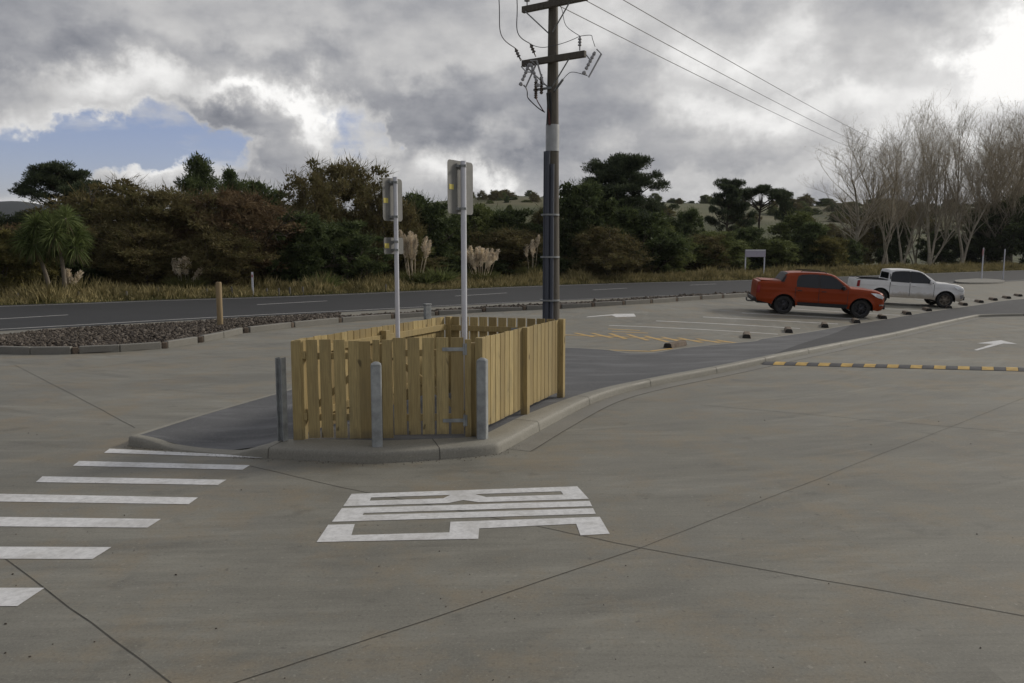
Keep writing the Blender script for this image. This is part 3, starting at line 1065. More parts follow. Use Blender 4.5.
b2.tube([(-.08, -.15, zy(126)), (-.10, -.16, zy(115)), (-.12, -.17, zy(110))], [.03, .024, .014], 8)
b2.build('cable_termination', M['red_cable'], pole, smooth=40)
# crossarms: local x along (1.45,-1) direction
CA = math.atan2(-1.0, 1.45)


def crossarm(zc, half_l, half_r):
    ca = MB()
    rot = Matrix.Rotation(CA, 3, 'Z')
    off = rot @ Vector((0, -.2, 0))
    ca.bbox(rot @ Vector(((half_r - half_l) / 2, -.215, 0)) + Vector((0, 0, zc)), (half_l + half_r, .11, .15), .012, rot)
    o_ = ca.build('crossarm', M['pole_wood'], pole)
    for sx in (-1, 1):
        br = MB()
        br.tube([rot @ Vector((sx * .62, -.28, 0)) + Vector((0, 0, zc - .07)), rot @ Vector((sx * .06, -.12, 0)) + Vector((0, 0, zc - .62))], .016, 6)
        br.build('brace', M['galv_dull'], o_)
    return o_, rot


def insulator(base, h, mat, tilt=(0, 0), rad=.055, par=pole):
    q = MB()
    mt = Matrix.Translation(base) @ Matrix.Rotation(tilt[0], 4, 'X') @ Matrix.Rotation(tilt[1], 4, 'Y')
    prof = [(.014, -.1), (.016, 0)]
    nsh = 3
    for k in range(nsh):
        z = h * k / nsh
        prof += [(rad * .55, z), (rad, z + h * .06), (rad * .95, z + h * .12), (rad * .5, z + h / nsh * .8)]
    prof += [(rad * .45, h), (.02, h + .02)]
    q.lathe(prof, 12, mt)
    q.build('insulator', mat, par, smooth=35)
    return mt @ Vector((0, 0, h + .02))


ZL, ZU = zy(61.5), zy(7)
lo, rot = crossarm(ZL, .74, 1.02)
up, rot = crossarm(ZU, .74, 1.05)
tl = lambda x, y, z: rot @ Vector((x, y, 0)) + Vector((0, 0, z))
i1 = insulator(tl(-.62, -.2, ZU + .18), .26, M['porcelain_grey'], rad=.075)
i2 = insulator(tl(.95, -.2, ZU + .18), .26, M['porcelain_grey'], rad=.075)
i3 = insulator(tl(.16, -.2, ZU + .18), .26, M['porcelain_grey'], rad=.075)
j1 = insulator(tl(-.80, -.28, ZL + .16), .2, M['porcelain'], (R(20), R(-25)), .05)
j2 = insulator(tl(-.36, -.28, ZL + .2), .2, M['porcelain'], (R(15), R(-25)), .05)
j3 = insulator(tl(.86, -.2, ZL + .2), .2, M['porcelain_grey'], (R(5), R(0)), .05)


def fuse(base, lean, name='fuse_cutout'):
    q = MB()
    rt = Matrix.Translation(base) @ Matrix.Rotation(lean, 4, 'Y')
    for k in range(5):
        z = -.22 + .09 * k
        q.lathe([(.024, z), (.042, z + .02), (.042, z + .04), (.024, z + .09)], 10, rt)
    q.tube([rt @ Vector((0, 0, -.28)), rt @ Vector((.14, 0, -.34)), rt @ Vector((.15, -.02, .25)), rt @ Vector((0, 0, .3))], [.016, .02, .022, .016], 8)
    q.lathe([(.04, -.34), (.05, -.3), (.03, -.26)], 10, rt)
    q.tube([rt @ Vector((-.02, 0, .02)), rt @ Vector((-.16, .0, .08))], .014, 6)
    return q.build(name, M['porcelain_grey'], pole, smooth=40)


fuse(tl(1.2, -.3, ZL - .2), R(28))
fuse(tl(-.52, -.4, ZL - .26), R(24))
fuse(tl(-.30, -.38, ZL - .3), R(-18))
# surge arresters and brackets under the lower arm
for x, z in ((-.36, zy(88)), (-.2, zy(84))):
    q = MB(); q.lathe([(.02, -.25)] + [(r_, -.22 + .05 * k + dz) for k in range(8) for r_, dz in ((.045, 0), (.045, .015), (.025, .03))] + [(.02, .22)], 10, Matrix.Translation(tl(x, -.2, z))); q.build('surge_arrester', M['porcelain'], pole, smooth=40)
q = MB(); q.box(tl(-.2, -.15, zy(89)), (.5, .05, .05), rot); q.tube([tl(.12, -.1, zy(92)), tl(.42, -.22, zy(83))], .03, 6); q.build('bracket', M['galv_dull'], pole)
# jumper leads
def sag(a, b_, s_, n=10):
    a, b_ = Vector(a), Vector(b_)
    return [a.lerp(b_, k / n) - Vector((0, 0, s_ * 4 * (k / n) * (1 - k / n))) for k in range(n + 1)]


for pts_, r2_, mat_ in ((sag(j1, tl(-.5, -.3, ZL - .05), .1), .008, 'wire'), (sag(j2, tl(.1, -.3, ZL + .28), .05) + sag(tl(.1, -.3, ZL + .28), j3, .03)[1:], .008, 'wire'),
                        (smooth_line([j3, j3 + Vector((.25, 0, .02)), tl(1.25, -.3, ZL + .28), tl(1.32, -.3, ZL + .1)], 5), .008, 'wire'),
                        (smooth_line([tl(1.12, -.3, ZL - .52), tl(.7, -.3, zy(78)), tl(.42, -.22, zy(83))], 5), .008, 'wire'),
                        (smooth_line([tl(-.58, -.4, ZL - .55), tl(-.52, -.35, zy(90)), tl(-.5, -.35, zy(97)), tl(-.42, -.3, zy(102)), tl(-.25, -.22, zy(109)), tl(-.1, -.2, zy(113))], 5), .014, 'black_cable'),
                        (smooth_line([j3, tl(.45, -.15, zy(30)), tl(.3, -.1, zy(12)), tl(.2, -.15, ZU)], 5), .008, 'wire'),
                        (smooth_line([tl(-.36, -.2, zy(84)), tl(-.33, -.22, zy(98)), tl(-.2, -.2, zy(108)), tl(-.13, -.2, zy(112))], 5), .014, 'red_cable')):
    lead = MB()
    lead.tube(pts_, r2_, 5)
    lead.build('jumper_lead', M[mat_], pole)
for k in range(3):
    lead = MB(); x = -.15 + .045 * k; lead.tube([(x, -.15, zy(126)), (x + .02, -.15, zy(108)), (x, -.14, zy(94))], .014, 6); lead.build('cable', M['black_cable'], pole)

# far pole the lines run to, up the hillside
fpx = gy(884, 139, 150)
PL = Vector((pb.x, PY, 0))
labels = ['lowest of the three overhead lines sagging right from the power pole', 'middle of the three overhead lines running right from the power pole', 'highest of the three overhead lines, entering at the top edge of the photo']
ends = [((932, 168), 0), ((938, 165), 0), ((946, 160), 0)]
starts = [PL + i1, PL + i3, PL + i2]
for k, (e, m0) in enumerate(ends):
    endp = gy(e[0], e[1], 200)
    stp = starts[k]
    # sag fixed so that the span passes the height seen in the photo
    w = MB(); w.tube(sag(stp, endp, 1.6, 40), .012, 5)
    tag(w.build('power_line', M['wire'], smooth=60), labels[k], 'power line', 'overhead power lines')
# lines arriving from the left / behind camera side
for k, (tgt, q) in enumerate(((PL + j1, (499, 0)), (PL + j2, (517, 0)))):
    u = gy(q[0], q[1], PY - .6)
    p1 = u + Vector((-.12, -.1, 1.6))
    mid1 = u.lerp(tgt, .45) + Vector((-.13, 0, -.28))
    w = MB(); w.tube(smooth_line([p1, u, mid1, tgt], 8), .012, 5)
    tag(w.build('drop_wire', M['wire'], smooth=60), ['outer thin wire curving down to the left end of the lower crossarm', 'inner thin wire curving down beside the pole to the lower crossarm'][k], 'wire', 'drop wires to the power pole')

# ------------------------------------------------------------------ rock garden and roadside kerb blocks
rg_front = smooth_line(gp([(-60, 350), (-20, 353), (30, 354.4), (72, 354), (110, 352.5), (164, 348.5), (199, 342.6), (245, 333), (293, 327.5), (340, 322.6)]), 5)
rg_back = smooth_line(gp([(-60, 347), (-20, 344), (4, 339.5), (40, 334.4), (90, 330.5), (150, 327.2), (200, 324.4), (245, 322), (293, 319.6), (340, 317)]), 5)
b2 = MB()
vs, fs = [], []
n = len(rg_front)
def mound(i, k):
    a_, b_ = rg_front[i], rg_back[i]
    p_ = a_.lerp(b_, k / 6)
    return p_ + Vector((0, 0, .02 + .16 * min(1, k * .9) * (1 if k < 6 else .2) * (.8 + .2 * math.sin(i * .7))))
for i in range(n):
    for k in range(7):
        vs.append(mound(i, k))
for i in range(n - 1):
    for k in range(6):
        fs.append((i * 7 + k, i * 7 + k + 1, (i + 1) * 7 + k + 1, (i + 1) * 7 + k))
b2.add(vs, fs)
struct(b2.build('garden_ground', M['bark_soil'], smooth=60))


def rocks(n, place, smin, smax):
    q = MB()
    ico = bmesh.new()
    bmesh.ops.create_icosphere(ico, subdivisions=1, radius=1)
    V0 = [v.co.copy() for v in ico.verts]
    F0 = [[v.index for v in f.verts] for f in ico.faces]
    ico.free()
    for _ in range(n):
        p_ = place()
        s_ = random.uniform(smin, smax) * random.uniform(.7, 1.2)
        rt = Matrix.Rotation(random.random() * 6.28, 3, Vector((random.gauss(0, 1), random.gauss(0, 1), random.gauss(0, 1))).normalized())
        sx, sy, sz = random.uniform(.7, 1.5), random.uniform(.6, 1.1), random.uniform(.45, .9)
        q.add([p_ + rt @ Vector((v.x * sx * s_ * random.uniform(.75, 1.2), v.y * sy * s_ * random.uniform(.75, 1.2), v.z * sz * s_ * random.uniform(.75, 1.2))) for v in V0], F0)
    return q


def on_garden():
    i = random.randrange(len(rg_front) - 1)
    # favour the long stretch evenly
    u, t = random.random(), random.random()
    a_ = rg_front[i].lerp(rg_front[i + 1], t)
    b_ = rg_back[i].lerp(rg_back[i + 1], t)
    return a_.lerp(b_, .06 + .92 * u) + Vector((0, 0, .07 + .13 * min(1, u * 5) * (1 if u < .85 else .4)))


o = rocks(9500, on_garden, .022, .065).build('rock_mulch', M['rock'])
tag(o, 'dark brown scoria rocks heaped in the long garden bed beside the highway', 'rocks', None, 'stuff')

# roadside strip further along: bark between kerb blocks and highway
kb_front = smooth_line(gp([(293, 327.5), (340, 322.6), (393, 318.6), (440, 315.2), (484, 312), (524, 310.2), (560, 308.7), (594, 306.6), (624, 304.9), (652, 303.2), (677, 301.2), (701, 299.4), (723, 298.2), (760, 296)]), 5)
dirs = []
strip_b = offset_line(kb_front, .75)
b2 = MB()
vs, fs = [], []
for i in range(len(kb_front)):
    a_, b_ = kb_front[i], strip_b[i]
    for k, z in ((.16, .02), (.3, .13), (.6, .15), (.9, .10), (1.0, .0)):
        vs.append(a_.lerp(b_, k) + Vector((0, 0, z)))
for i in range(len(kb_front) - 1):
    for k in range(4):
        fs.append((i * 5 + k, i * 5 + k + 1, (i + 1) * 5 + k + 1, (i + 1) * 5 + k))
b2.add(vs, fs)
struct(b2.build('verge_strip', M['bark_soil'], smooth=60))


def on_strip():
    i = random.randrange(len(kb_front) - 1)
    t, u = random.random(), random.random()
    return kb_front[i].lerp(kb_front[i + 1], t).lerp(strip_b[i].lerp(strip_b[i + 1], t), .2 + .7 * u) + Vector((0, 0, .13))


tag(rocks(1500, on_strip, .05, .11).build('rock_mulch', M['rock']), 'narrow line of dark rocks between the pale kerb blocks and the highway', 'rocks', None, 'stuff')


def kerb_block(p0, p1, lab):
    L_ = (p1 - p0).length
    an = math.atan2((p1 - p0).y, (p1 - p0).x)
    q = MB()
    q.bbox((L_ / 2, .07, .085), (L_, .15, .21), .02)
    o_ = q.build('kerb_block', M['kerb_old'])
    o_.location = p0
    o_.rotation_euler = (0, 0, an)
    return tag(o_, lab, 'kerb block', 'pale kerb blocks along the lot edge')


gar = [(-60, 350), (-10, 353.4), (30, 354.6), (71, 354.2), (79, 353.8), (120, 352), (162, 348.9), (168, 348.2), (198, 343.2), (204, 342), (224, 338), (243, 333.4), (250, 332.6), (291.5, 327.8)]
gp_ = gp(gar)
pairs = [(0, 1), (1, 2), (2, 3), (4, 5), (5, 6), (7, 8), (9, 10), (10, 11), (12, 13)]
for a_, b_ in pairs:
    q_ = gp_[b_] - gp_[a_]
    q_.normalize()
    kerb_block(gp_[a_] + q_ * .01, gp_[b_] - q_ * .01, 'pale concrete kerb block along the front of the rock garden')
gaps = [(293, 327.5), (340.6, 322.6), (393, 318.6), (437, 315.4), (484, 312), (524.6, 310.2), (560, 308.7), (593.5, 306.8), (624, 305), (651.7, 303.4), (677, 301.4), (701, 299.5), (723, 298.2), (748, 296.7)]
gg = gp(gaps)
for i in range(len(gg) - 1):
    q_ = (gg[i + 1] - gg[i]).normalized()
    kerb_block(gg[i] + q_ * .09, gg[i + 1] - q_ * .09, 'pale kerb block in the straight row between the parking lot and the highway')
st0 = None
for i, p in enumerate(gg[:-1]):
    q = MB(); q.bbox((0, .075, .075), (.13, .14, .19), .02)
    if st0 is None:
        st0 = q.build('drain_gap_block', M['stop'])
        tag(st0, 'small dark block filling a gap in the kerb row beside the highway', 'kerb block', 'dark spacer blocks between the kerb blocks')
        o_ = st0
    else:
        o_ = st0.copy(); COL.objects.link(o_)
    nx = gg[min(i + 1, len(gg) - 1)] - p
    o_.location = p
    o_.rotation_euler = (0, 0, math.atan2(nx.y, nx.x))
for px, py in ((75.3, 354), (165, 348.6), (201, 342.6), (246.5, 333)):
    o_ = st0.copy(); COL.objects.link(o_)
    o_.location = gz(px, py); o_.rotation_euler = (0, 0, R(25)); o_['label'] = 'small dark block filling a gap in the kerb along the rock garden'

# ------------------------------------------------------------------ wheel stops
WS = [(675.3, 346.5), (746.6, 337), (788.3, 331.6), (824.7, 326.4), (855.7, 322.2), (882, 318), (906.6, 314), (927, 310.4), (947, 307.8), (963, 304.9), (979, 302.2), (993, 300), (1006.5, 298.2), (1018, 296)]
wn = ['alone beside the yellow hatching', 'first past the yellow hatching', 'second past the yellow hatching', "third past the yellow hatching, before the red pickup's nose", "under the red pickup's front wheel",
      "just ahead of the red pickup's nose", "second ahead of the red pickup's nose", "third ahead of the red pickup's nose", "under the white pickup's front wheel", "just ahead of the white pickup's nose", "second ahead of the white pickup's nose",
      "third ahead of the white pickup's nose", "fourth ahead of the white pickup's nose", "fifth ahead of the white pickup's nose, at the photo's right edge"]
wsm = None
for i, ((px, py), t_) in enumerate(zip(WS, wn)):
    p = gz(px, py)
    th = R(90 - 18 + random.uniform(-3, 3)) if i else R(52)
    if i > 4:
        th = R(74)
    if wsm is None:
        wsm = empty('wheel_stop', p, '', 'wheel stop', 'brown wheel stops at the heads of the parking bays', th)
        q = MB()
        pr = [(-.13, 0), (.13, 0), (.10, .13), (.06, .155), (-.06, .155), (-.10, .13)]
        q.add([(-.46, y, z * .85) for y, z in pr] + [(.46, y, z * .85) for y, z in pr], [(5, 4, 3, 2, 1, 0), (6, 7, 8, 9, 10, 11)] + [(k, (k + 1) % 6, 6 + (k + 1) % 6, 6 + k) for k in range(6)])
        q.build('body', M['stop'], wsm)
        for s_ in (-1, 1):
            q = MB(); q.add([(s_ * .462, y * 1.02, z * .86) for y, z in pr] + [(s_ * .472, y * .9, z * .79) for y, z in pr], [(6, 7, 8, 9, 10, 11)] + [(k, (k + 1) % 6, 6 + (k + 1) % 6, 6 + k) for k in range(6)]); q.build('end_cap', M['stop_dark'], wsm)
        o_ = wsm
    else:
        o_ = copy_thing(wsm, p, '', th)
    o_['label'] = 'brown wheel stop ' + t_

# ------------------------------------------------------------------ speed hump
h0, h1 = gz(764, 363.4), gz(1130, 372.3)
hL = (h1 - h0).length
hump = empty('speed_hump', h0, 'low rubber speed hump with yellow and black segments across the bus lane', 'speed hump', None, math.atan2((h1 - h0).y, (h1 - h0).x))
nseg = int(hL / .245)
sw = hL / nseg
prof = [(-.26, 0), (-.2, .018), (-.1, .036), (0, .042), (.1, .036), (.2, .018), (.26, 0)]
for k in range(nseg):
    q = MB()
    x0_, x1_ = k * sw + .004, (k + 1) * sw - .004
    sk = .09
    q.add([(x0_ + y * sk / .26, y, z) for y, z in prof] + [(x1_ + y * sk / .26, y, z) for y, z in prof], [tuple(range(6, -1, -1)), tuple(range(7, 14))] + [(i, i + 1, 8 + i, 7 + i) for i in range(6)])
    yellow = k % 2 == 1
    q.build('yellow_segment' if yellow else 'black_segment', M['hump_yellow'] if yellow else M['hump_black'], hump, smooth=30)
q = MB(); q.box((hL / 2, -.275, .004), (hL + .1, .026, .008)); q.build('base_strip', M['rubber_black'], hump)


# ------------------------------------------------------------------ pickup trucks
def paintmat(name, c, mud=None):
    m_, nt_, b_ = new_mat(name)
    f = noise(nt_, 3.0, 3)
    col = ramp(nt_, f, [(0.3, tuple(x * .93 for x in c)), (0.7, c)])
    if mud:
        tc = nt_.nodes.new('ShaderNodeTexCoord')
        sp = nt_.nodes.new('ShaderNodeSeparateXYZ')
        nt_.links.new(tc.outputs['Object'], sp.inputs[0])
        nz = noise(nt_, 2.2, 6, 0.7)
        ad = nt_.nodes.new('ShaderNodeMath'); ad.operation = 'MULTIPLY_ADD'
        nt_.links.new(nz, ad.inputs[0]); ad.inputs[1].default_value = .55
        nt_.links.new(sp.outputs['Z'], ad.inputs[2])
        fac = ramp(nt_, ad.outputs[0], [(.72, (.75,) * 3), (.9, (.4,) * 3), (1.08, (0, 0, 0))])
        col = mix(nt_, fac, col, mud)
    nt_.links.new(col, b_.inputs['Base Color'])
    b_.inputs['Roughness'].default_value = .42 if not mud else .5
    b_.inputs['Specular IOR Level'].default_value = .22
    b_.inputs['Coat Weight'].default_value = .12 if not mud else .15
    b_.inputs['Coat Roughness'].default_value = .08
    b_.inputs['Metallic'].default_value = .1 if not mud else 0
    return m_


M['red_paint'] = paintmat('burnt orange metallic', (0.29, 0.041, 0.006))
M['white_paint'] = paintmat('white paint dusty', (0.84, 0.84, 0.83), (0.40, 0.33, 0.22))
m, nt, b = new_mat('tinted glass')
b.inputs['Base Color'].default_value = (.012, .014, .018, 1)
b.inputs['Roughness'].default_value = .06
b.inputs['Specular IOR Level'].default_value = .5
M['glass'] = m
M['black_trim'] = simple('black trim', (.022, .022, .024), .55, 0, .15, 6)
M['tyre'] = simple('tyre rubber', (.028, .027, .026), .85, 0, .25, 7)
M['rim_black'] = simple('black alloy', (.06, .06, .065), .3, .7, .1, 6)
M['rim_grey'] = simple('muddy alloy', (.20, .175, .14), .6, .2, .3, 6)
M['chrome'] = simple('chrome', (.7, .7, .72), .15, 1.0, .05, 6)
m, nt, b = new_mat('lamp glass')
b.inputs['Base Color'].default_value = (.75, .77, .8, 1); b.inputs['Roughness'].default_value = .08; b.inputs['Metallic'].default_value = .4
M['lamp'] = m
m, nt, b = new_mat('tail lamp')
b.inputs['Base Color'].default_value = (.28, .015, .015, 1); b.inputs['Roughness'].default_value = .15
M['tail'] = m
M['plate'] = simple('number plate white', (.7, .7, .7), .5, 0, .05, 6)

WF, WR_, RW = 1.70, -1.395, .385
AR = .475


def arch(cx, zlow, a_from_front=True):
    a0 = math.asin((zlow - RW) / AR)
    return [(cx + AR * math.cos(an), RW + AR * math.sin(an)) for an in np.linspace(a0, math.pi - a0, 15)]


def truck_outline(tonneau):
    bz = 1.34 if tonneau else 1.235
    top = [(-2.60, .52), (-2.655, .66), (-2.655, .80), (-2.64, bz - .12), (-2.61, bz - .025), (-2.45, bz)]
    if tonneau:   # closed bed with sail panels behind the cab
        top += [(-1.64, bz + .02), (-1.55, bz + .035), (-1.47, 1.50), (-1.37, 1.66), (-1.26, 1.725)]
        top += [(-.95, 1.76), (-.5, 1.78)]
    else:
        top += [(-1.5, 1.24), (-1.02, 1.24), (-1.0, 1.28), (-.965, 1.66), (-.92, 1.735), (-.6, 1.77)]
    top += [(-.2, 1.785), (.18, 1.775), (.46, 1.735), (.62, 1.665), (.95, 1.45), (1.27, 1.225), (1.36, 1.205), (1.7, 1.195), (2.05, 1.165), (2.38, 1.11), (2.56, 1.03), (2.625, .90), (2.64, .70), (2.63, .50), (2.56, .37), (2.40, .33)]
    low = arch(WF, .375) + [(1.0, .40), (.3, .40), (-.4, .40)] + arch(WR_, .40) + [(-2.1, .45), (-2.4, .49)]
    return top, low


def pickup(name, label, paint, rim, tonneau, loc, rz):
    top, low = truck_outline(tonneau)
    sh = lambda p_: (p_[0] + .12 * min(1, max(0, (-2.0 - p_[0]) / .4)), p_[1])
    top = [sh(p_) for p_ in top]; low = [sh(p_) for p_ in low]
    poly = top + low
    root = empty(name, loc, label, 'pickup truck', None, rz)
    segs = [(Vector(top[i]), Vector(top[i + 1])) for i in range(len(top) - 1)]

    def dtop(x, z):
        p_ = Vector((x, z)); best = 9
        for a_, b_ in segs:
            ab = b_ - a_
            t = max(0, min(1, (p_ - a_).dot(ab) / ab.length_squared))
            best = min(best, (p_ - (a_ + ab * t)).length)
        return best

    def yy(x, z):
        w = .925
        w -= .045 * max(0, (0.62 - z) / .3) ** 1.3             # tuck at the sill
        w -= .02 * max(0, (z - .85) / .3) if z < 1.15 else .02
        belt = 1.15
        if z > belt and x < 1.4:
            w -= .27 * (z - belt) * sm(x, -1.55, -1.15)
        if x > 1.9:
            w -= .17 * ((x - 1.9) / .73) ** 3
        if x < -2.25:
            w -= .05 * ((-2.25 - x) / .3) ** 2
        for cx in (WF, WR_):                                     # flared guards
            dd = math.hypot(x - cx, z - RW)
            if z < 1.0:
                w += .03 * math.exp(-((dd - AR) / .09) ** 2)
        d = dtop(x, z)
        if d < .06:
            w -= .05 * (1 - d / .06) ** 2
        # crease line along the flank
        w += .018 * math.exp(-((z - 1.0) / .04) ** 2) + .012 * math.exp(-((z - .62) / .05) ** 2) if -2.5 < x < 2.2 else 0
        return w

    # constrained triangulation of the flank
    pts = []
    dense = []
    for i in range(len(poly)):
        a_, b_ = Vector(poly[i]), Vector(poly[(i + 1) % len(poly)])
        k = max(1, int((b_ - a_).length / .12))
        for t in range(k):
            dense.append(a_.lerp(b_, t / k))
    nb_ = len(dense)
    pts = dense[:]
    from mathutils.geometry import intersect_point_line

    def inside(x, z):
        c_ = False
        j = len(poly) - 1
        for i in range(len(poly)):
            (xi, zi), (xj, zj) = poly[i], poly[j]
            if (zi > z) != (zj > z) and x < (xj - xi) * (z - zi) / (zj - zi) + xi:
                c_ = not c_
            j = i
        return c_
    for x in np.arange(-2.55, 2.62, .07):
        for z in np.arange(.34, 1.78, .055):
            if inside(x, z):
                p_ = Vector((x, z))
                if min((p_ - q).length for q in dense) > .03:
                    pts.append(p_)
    edges = [(i, (i + 1) % nb_) for i in range(nb_)]
    vo, eo, fo, *_ = delaunay_2d_cdt([Vector(p_) for p_ in pts], edges, [], 1, 1e-6)
    tris = [f for f in fo if inside(*(sum((vo[i] for i in f), Vector((0, 0))) / len(f)))]
    q = MB()
    for s_ in (1, -1):
        q.add([(v.x, s_ * yy(v.x, v.y), v.y) for v in vo], [tuple(f) for f in tris])
    # top skin: across the truck, following the outline (open bed left out when there is no cover)
    ntop = 0
    acc = []
    for i in range(len(top) - 1):
        a_, b_ = Vector(top[i]), Vector(top[i + 1])
        k = max(1, int((b_ - a_).length / .12))
        acc += [a_.lerp(b_, t / k) for t in range(k)]
    acc.append(Vector(top[-1]))
    NA = 11
    vs, fs = [], []
    for p_ in acc:
        w = yy(p_.x, p_.y)
        for k in range(NA):
            t = -1 + 2 * k / (NA - 1)
            cr = .028 * (1 - t * t) if p_.y > 1.0 else 0
            fx = 0.09 * (1 - t * t) if p_.x > 2.3 else (-.03 * (1 - t * t) if p_.x < -2.4 else (.10 * (1 - t * t) if .5 < p_.x < 1.3 else 0))
            vs.append((p_.x + fx, w * t, p_.y + cr))
    for i in range(len(acc) - 1):
        m_ = (acc[i] + acc[i + 1]) / 2
        if not tonneau and -2.40 < m_.x < -1.03 and m_.y < 1.26:
            for k in (0, NA - 2):   # rails only
                fs.append((i * NA + k, i * NA + k + 1, (i + 1) * NA + k + 1, (i + 1) * NA + k))
            continue
        rng = range(NA - 1)
        for k in rng:
            fs.append((i * NA + k, i * NA + k + 1, (i + 1) * NA + k + 1, (i + 1) * NA + k))
    q.add(vs, fs)
    bodyo = q.build('body', paint, root, smooth=38)

    def conform(nm, poly2, off, mat, parent, sides=(1, -1), grid=.06):
        for s_ in sides:
            dn = []
            for i in range(len(poly2)):
                a_, b_ = Vector(poly2[i]), Vector(poly2[(i + 1) % len(poly2)])
                k = max(1, int((b_ - a_).length / .07))
                dn += [a_.lerp(b_, t / k) for t in range(k)]
            nd = len(dn)
            ptx = dn[:]
            xs = [p_[0] for p_ in poly2]; zs = [p_[1] for p_ in poly2]
            def ins(x, z):
                c_ = False; j = len(poly2) - 1
                for i in range(len(poly2)):
                    (xi, zi), (xj, zj) = poly2[i], poly2[j]
                    if (zi > z) != (zj > z) and x < (xj - xi) * (z - zi) / (zj - zi) + xi:
                        c_ = not c_
                    j = i
                return c_
            for x in np.arange(min(xs), max(xs), grid):
                for z in np.arange(min(zs), max(zs), grid):
                    if ins(x, z) and min((Vector((x, z)) - d_).length for d_ in dn) > .025:
                        ptx.append(Vector((x, z)))
            vo2, _, fo2, *_ = delaunay_2d_cdt(ptx, [(i, (i + 1) % nd) for i in range(nd)], [], 1, 1e-6)
            t2 = [tuple(f) for f in fo2 if ins(*(sum((vo2[i] for i in f), Vector((0, 0))) / len(f)))]
            w_ = MB()
            n2 = len(vo2)
            outer = [(v.x, s_ * (yy(v.x, v.y) + off), v.y) for v in vo2]
            innr = [(v.x, s_ * (yy(v.x, v.y) - .012), v.y) for v in vo2]
            w_.add(outer + innr, t2 + [(i, (i + 1) % nd, n2 + (i + 1) % nd, n2 + i) for i in range(nd)])
            yield w_.build(nm, mat, parent, smooth=40)

    belt = 1.175
    # doors with handles
    fd = [(1.10, .55), (1.13, .75), (1.12, 1.15), (-.02 + .01, 1.15), (.02, .55)]
    rd = [(-.025, .55), (-.04, 1.15), (-.93, 1.15), (-.93, .93), (-.84, .65), (-.80, .55)]
    for dpoly, hx in ((fd, .17), (rd, -.80)):
        for s_ in (1, -1):
            d_o = list(conform('door', dpoly, .006, paint, root, (s_,)))[0]
            hb = MB()
            hb.bbox((hx, s_ * (yy(hx, 1.03) + .022), 1.03), (.19, .035, .035), .01)
            hb.build('handle', M['black_trim'] if tonneau else paint, d_o, smooth=40)
    # shut lines
    for xa, za, xb_, zb_ in ((1.125, .5, 1.135, 1.14), (-.012, .5, -.02, 1.15), (-.945, .95, -.95, 1.15), (-.965, .6, -.965, 1.14)):
        list(conform('shut_line', [(xa - .009, za), (xa + .009, za), (xb_ + .009, zb_), (xb_ - .009, zb_)], .0075, M['black_trim'], root))
    # windows
    fw = [(1.08, belt + .01), (1.02, 1.25), (.60, 1.60), (.42, 1.675), (.03, 1.705), (.03, belt)]
    rw = [(-.05, belt), (-.05, 1.705), (-.45, 1.695), (-.70, 1.665), (-.84, 1.60), (-.90, 1.42), (-.90, belt + .02)]
    list(conform('pillar_trim', [(.03, belt), (.03, 1.705), (-.05, 1.705), (-.05, belt)], .0045, M['black_trim'], root))
    for w_p in (fw, rw):
        list(conform('window_frame', [(p_[0] * 1.0 + (.03 if p_[0] > .5 else -.03 if p_[0] < -.5 else 0), p_[1] + (.022 if p_[1] > 1.5 else -.02)) for p_ in w_p], .003, M['black_trim'], root))
        list(conform('window', w_p, .007, M['glass'], root))
    # windscreen and rear window
    w_ = MB()
    def topz(x):
        for a_, b_ in zip(top[:-1], top[1:]):
            if a_[0] <= x <= b_[0] and b_[0] > a_[0]:
                return a_[1] + (b_[1] - a_[1]) * (x - a_[0]) / (b_[0] - a_[0])
        return 1.1
    vs, fs = [], []
    xs = np.linspace(.66, 1.22, 7)
    for x in xs:
        z = topz(x); w = yy(x, z) - .06
        for k in range(9):
            t = -1 + 2 * k / 8
            vs.append((x + .10 * (1 - t * t) + .006, w * t, z + .028 * (1 - t * t) + .008))
    for i in range(6):
        for k in range(8):
            fs.append((i * 9 + k, i * 9 + k + 1, (i + 1) * 9 + k + 1, (i + 1) * 9 + k))
    w_.add(vs, fs); w_.build('windscreen', M['glass'], root, smooth=50)
    w_ = MB()
    xb = -1.0 if not tonneau else -1.02
    if tonneau:
        for xa, xb_, za, zb_ in ((-1.545, -1.47, 1.38, 1.50), (-1.47, -1.37, 1.50, 1.66), (-1.37, -1.29, 1.66, 1.71)):
            na, nb2 = yy(xa, za) - .03, yy(xb_, zb_) - .03
            w_.add([(xa - .014 + .0, t * na, za + .028 * (1 - t * t) + .012) for t in np.linspace(-1, 1, 9)] + [(xb_ - .014, t * nb2, zb_ + .028 * (1 - t * t) + .012) for t in np.linspace(-1, 1, 9)], [(i, i + 1, 10 + i, 9 + i) for i in range(8)])
        w_.build('rear_window', M['black_trim'], root)
        # dark triangles of the sail panels and roof rails
        for s_ in (1, -1):
            w_ = MB(); w_.tube([(-.75, s_ * .62, 1.80), (-.7, s_ * .62, 1.835), (.2, s_ * .62, 1.835), (.28, s_ * .62, 1.79)], .02, 6); w_.build('roof_rail', M['black_trim'], root)
        list(conform('sail_trim', [(-1.57, 1.36), (-1.40, 1.61), (-1.33, 1.66), (-1.44, 1.36)], .006, M['black_trim'], root))
        w_ = MB(); w_.bbox((-1.98, 0, 1.375), (.8, 1.5, .03), .012); w_.build('tonneau_cover', paint, root)
    else:
        w_.add([(-1.005, -.66, 1.30), (-1.005, .66, 1.30), (-.985, .60, 1.61), (-.985, -.60, 1.61)], [(0, 1, 2, 3)]); w_.build('rear_window', M['glass'], root)
        # open load bed with dark liner
        w_ = MB()
        x0_, x1_, yw, zf = -2.38, -1.06, .73, .72
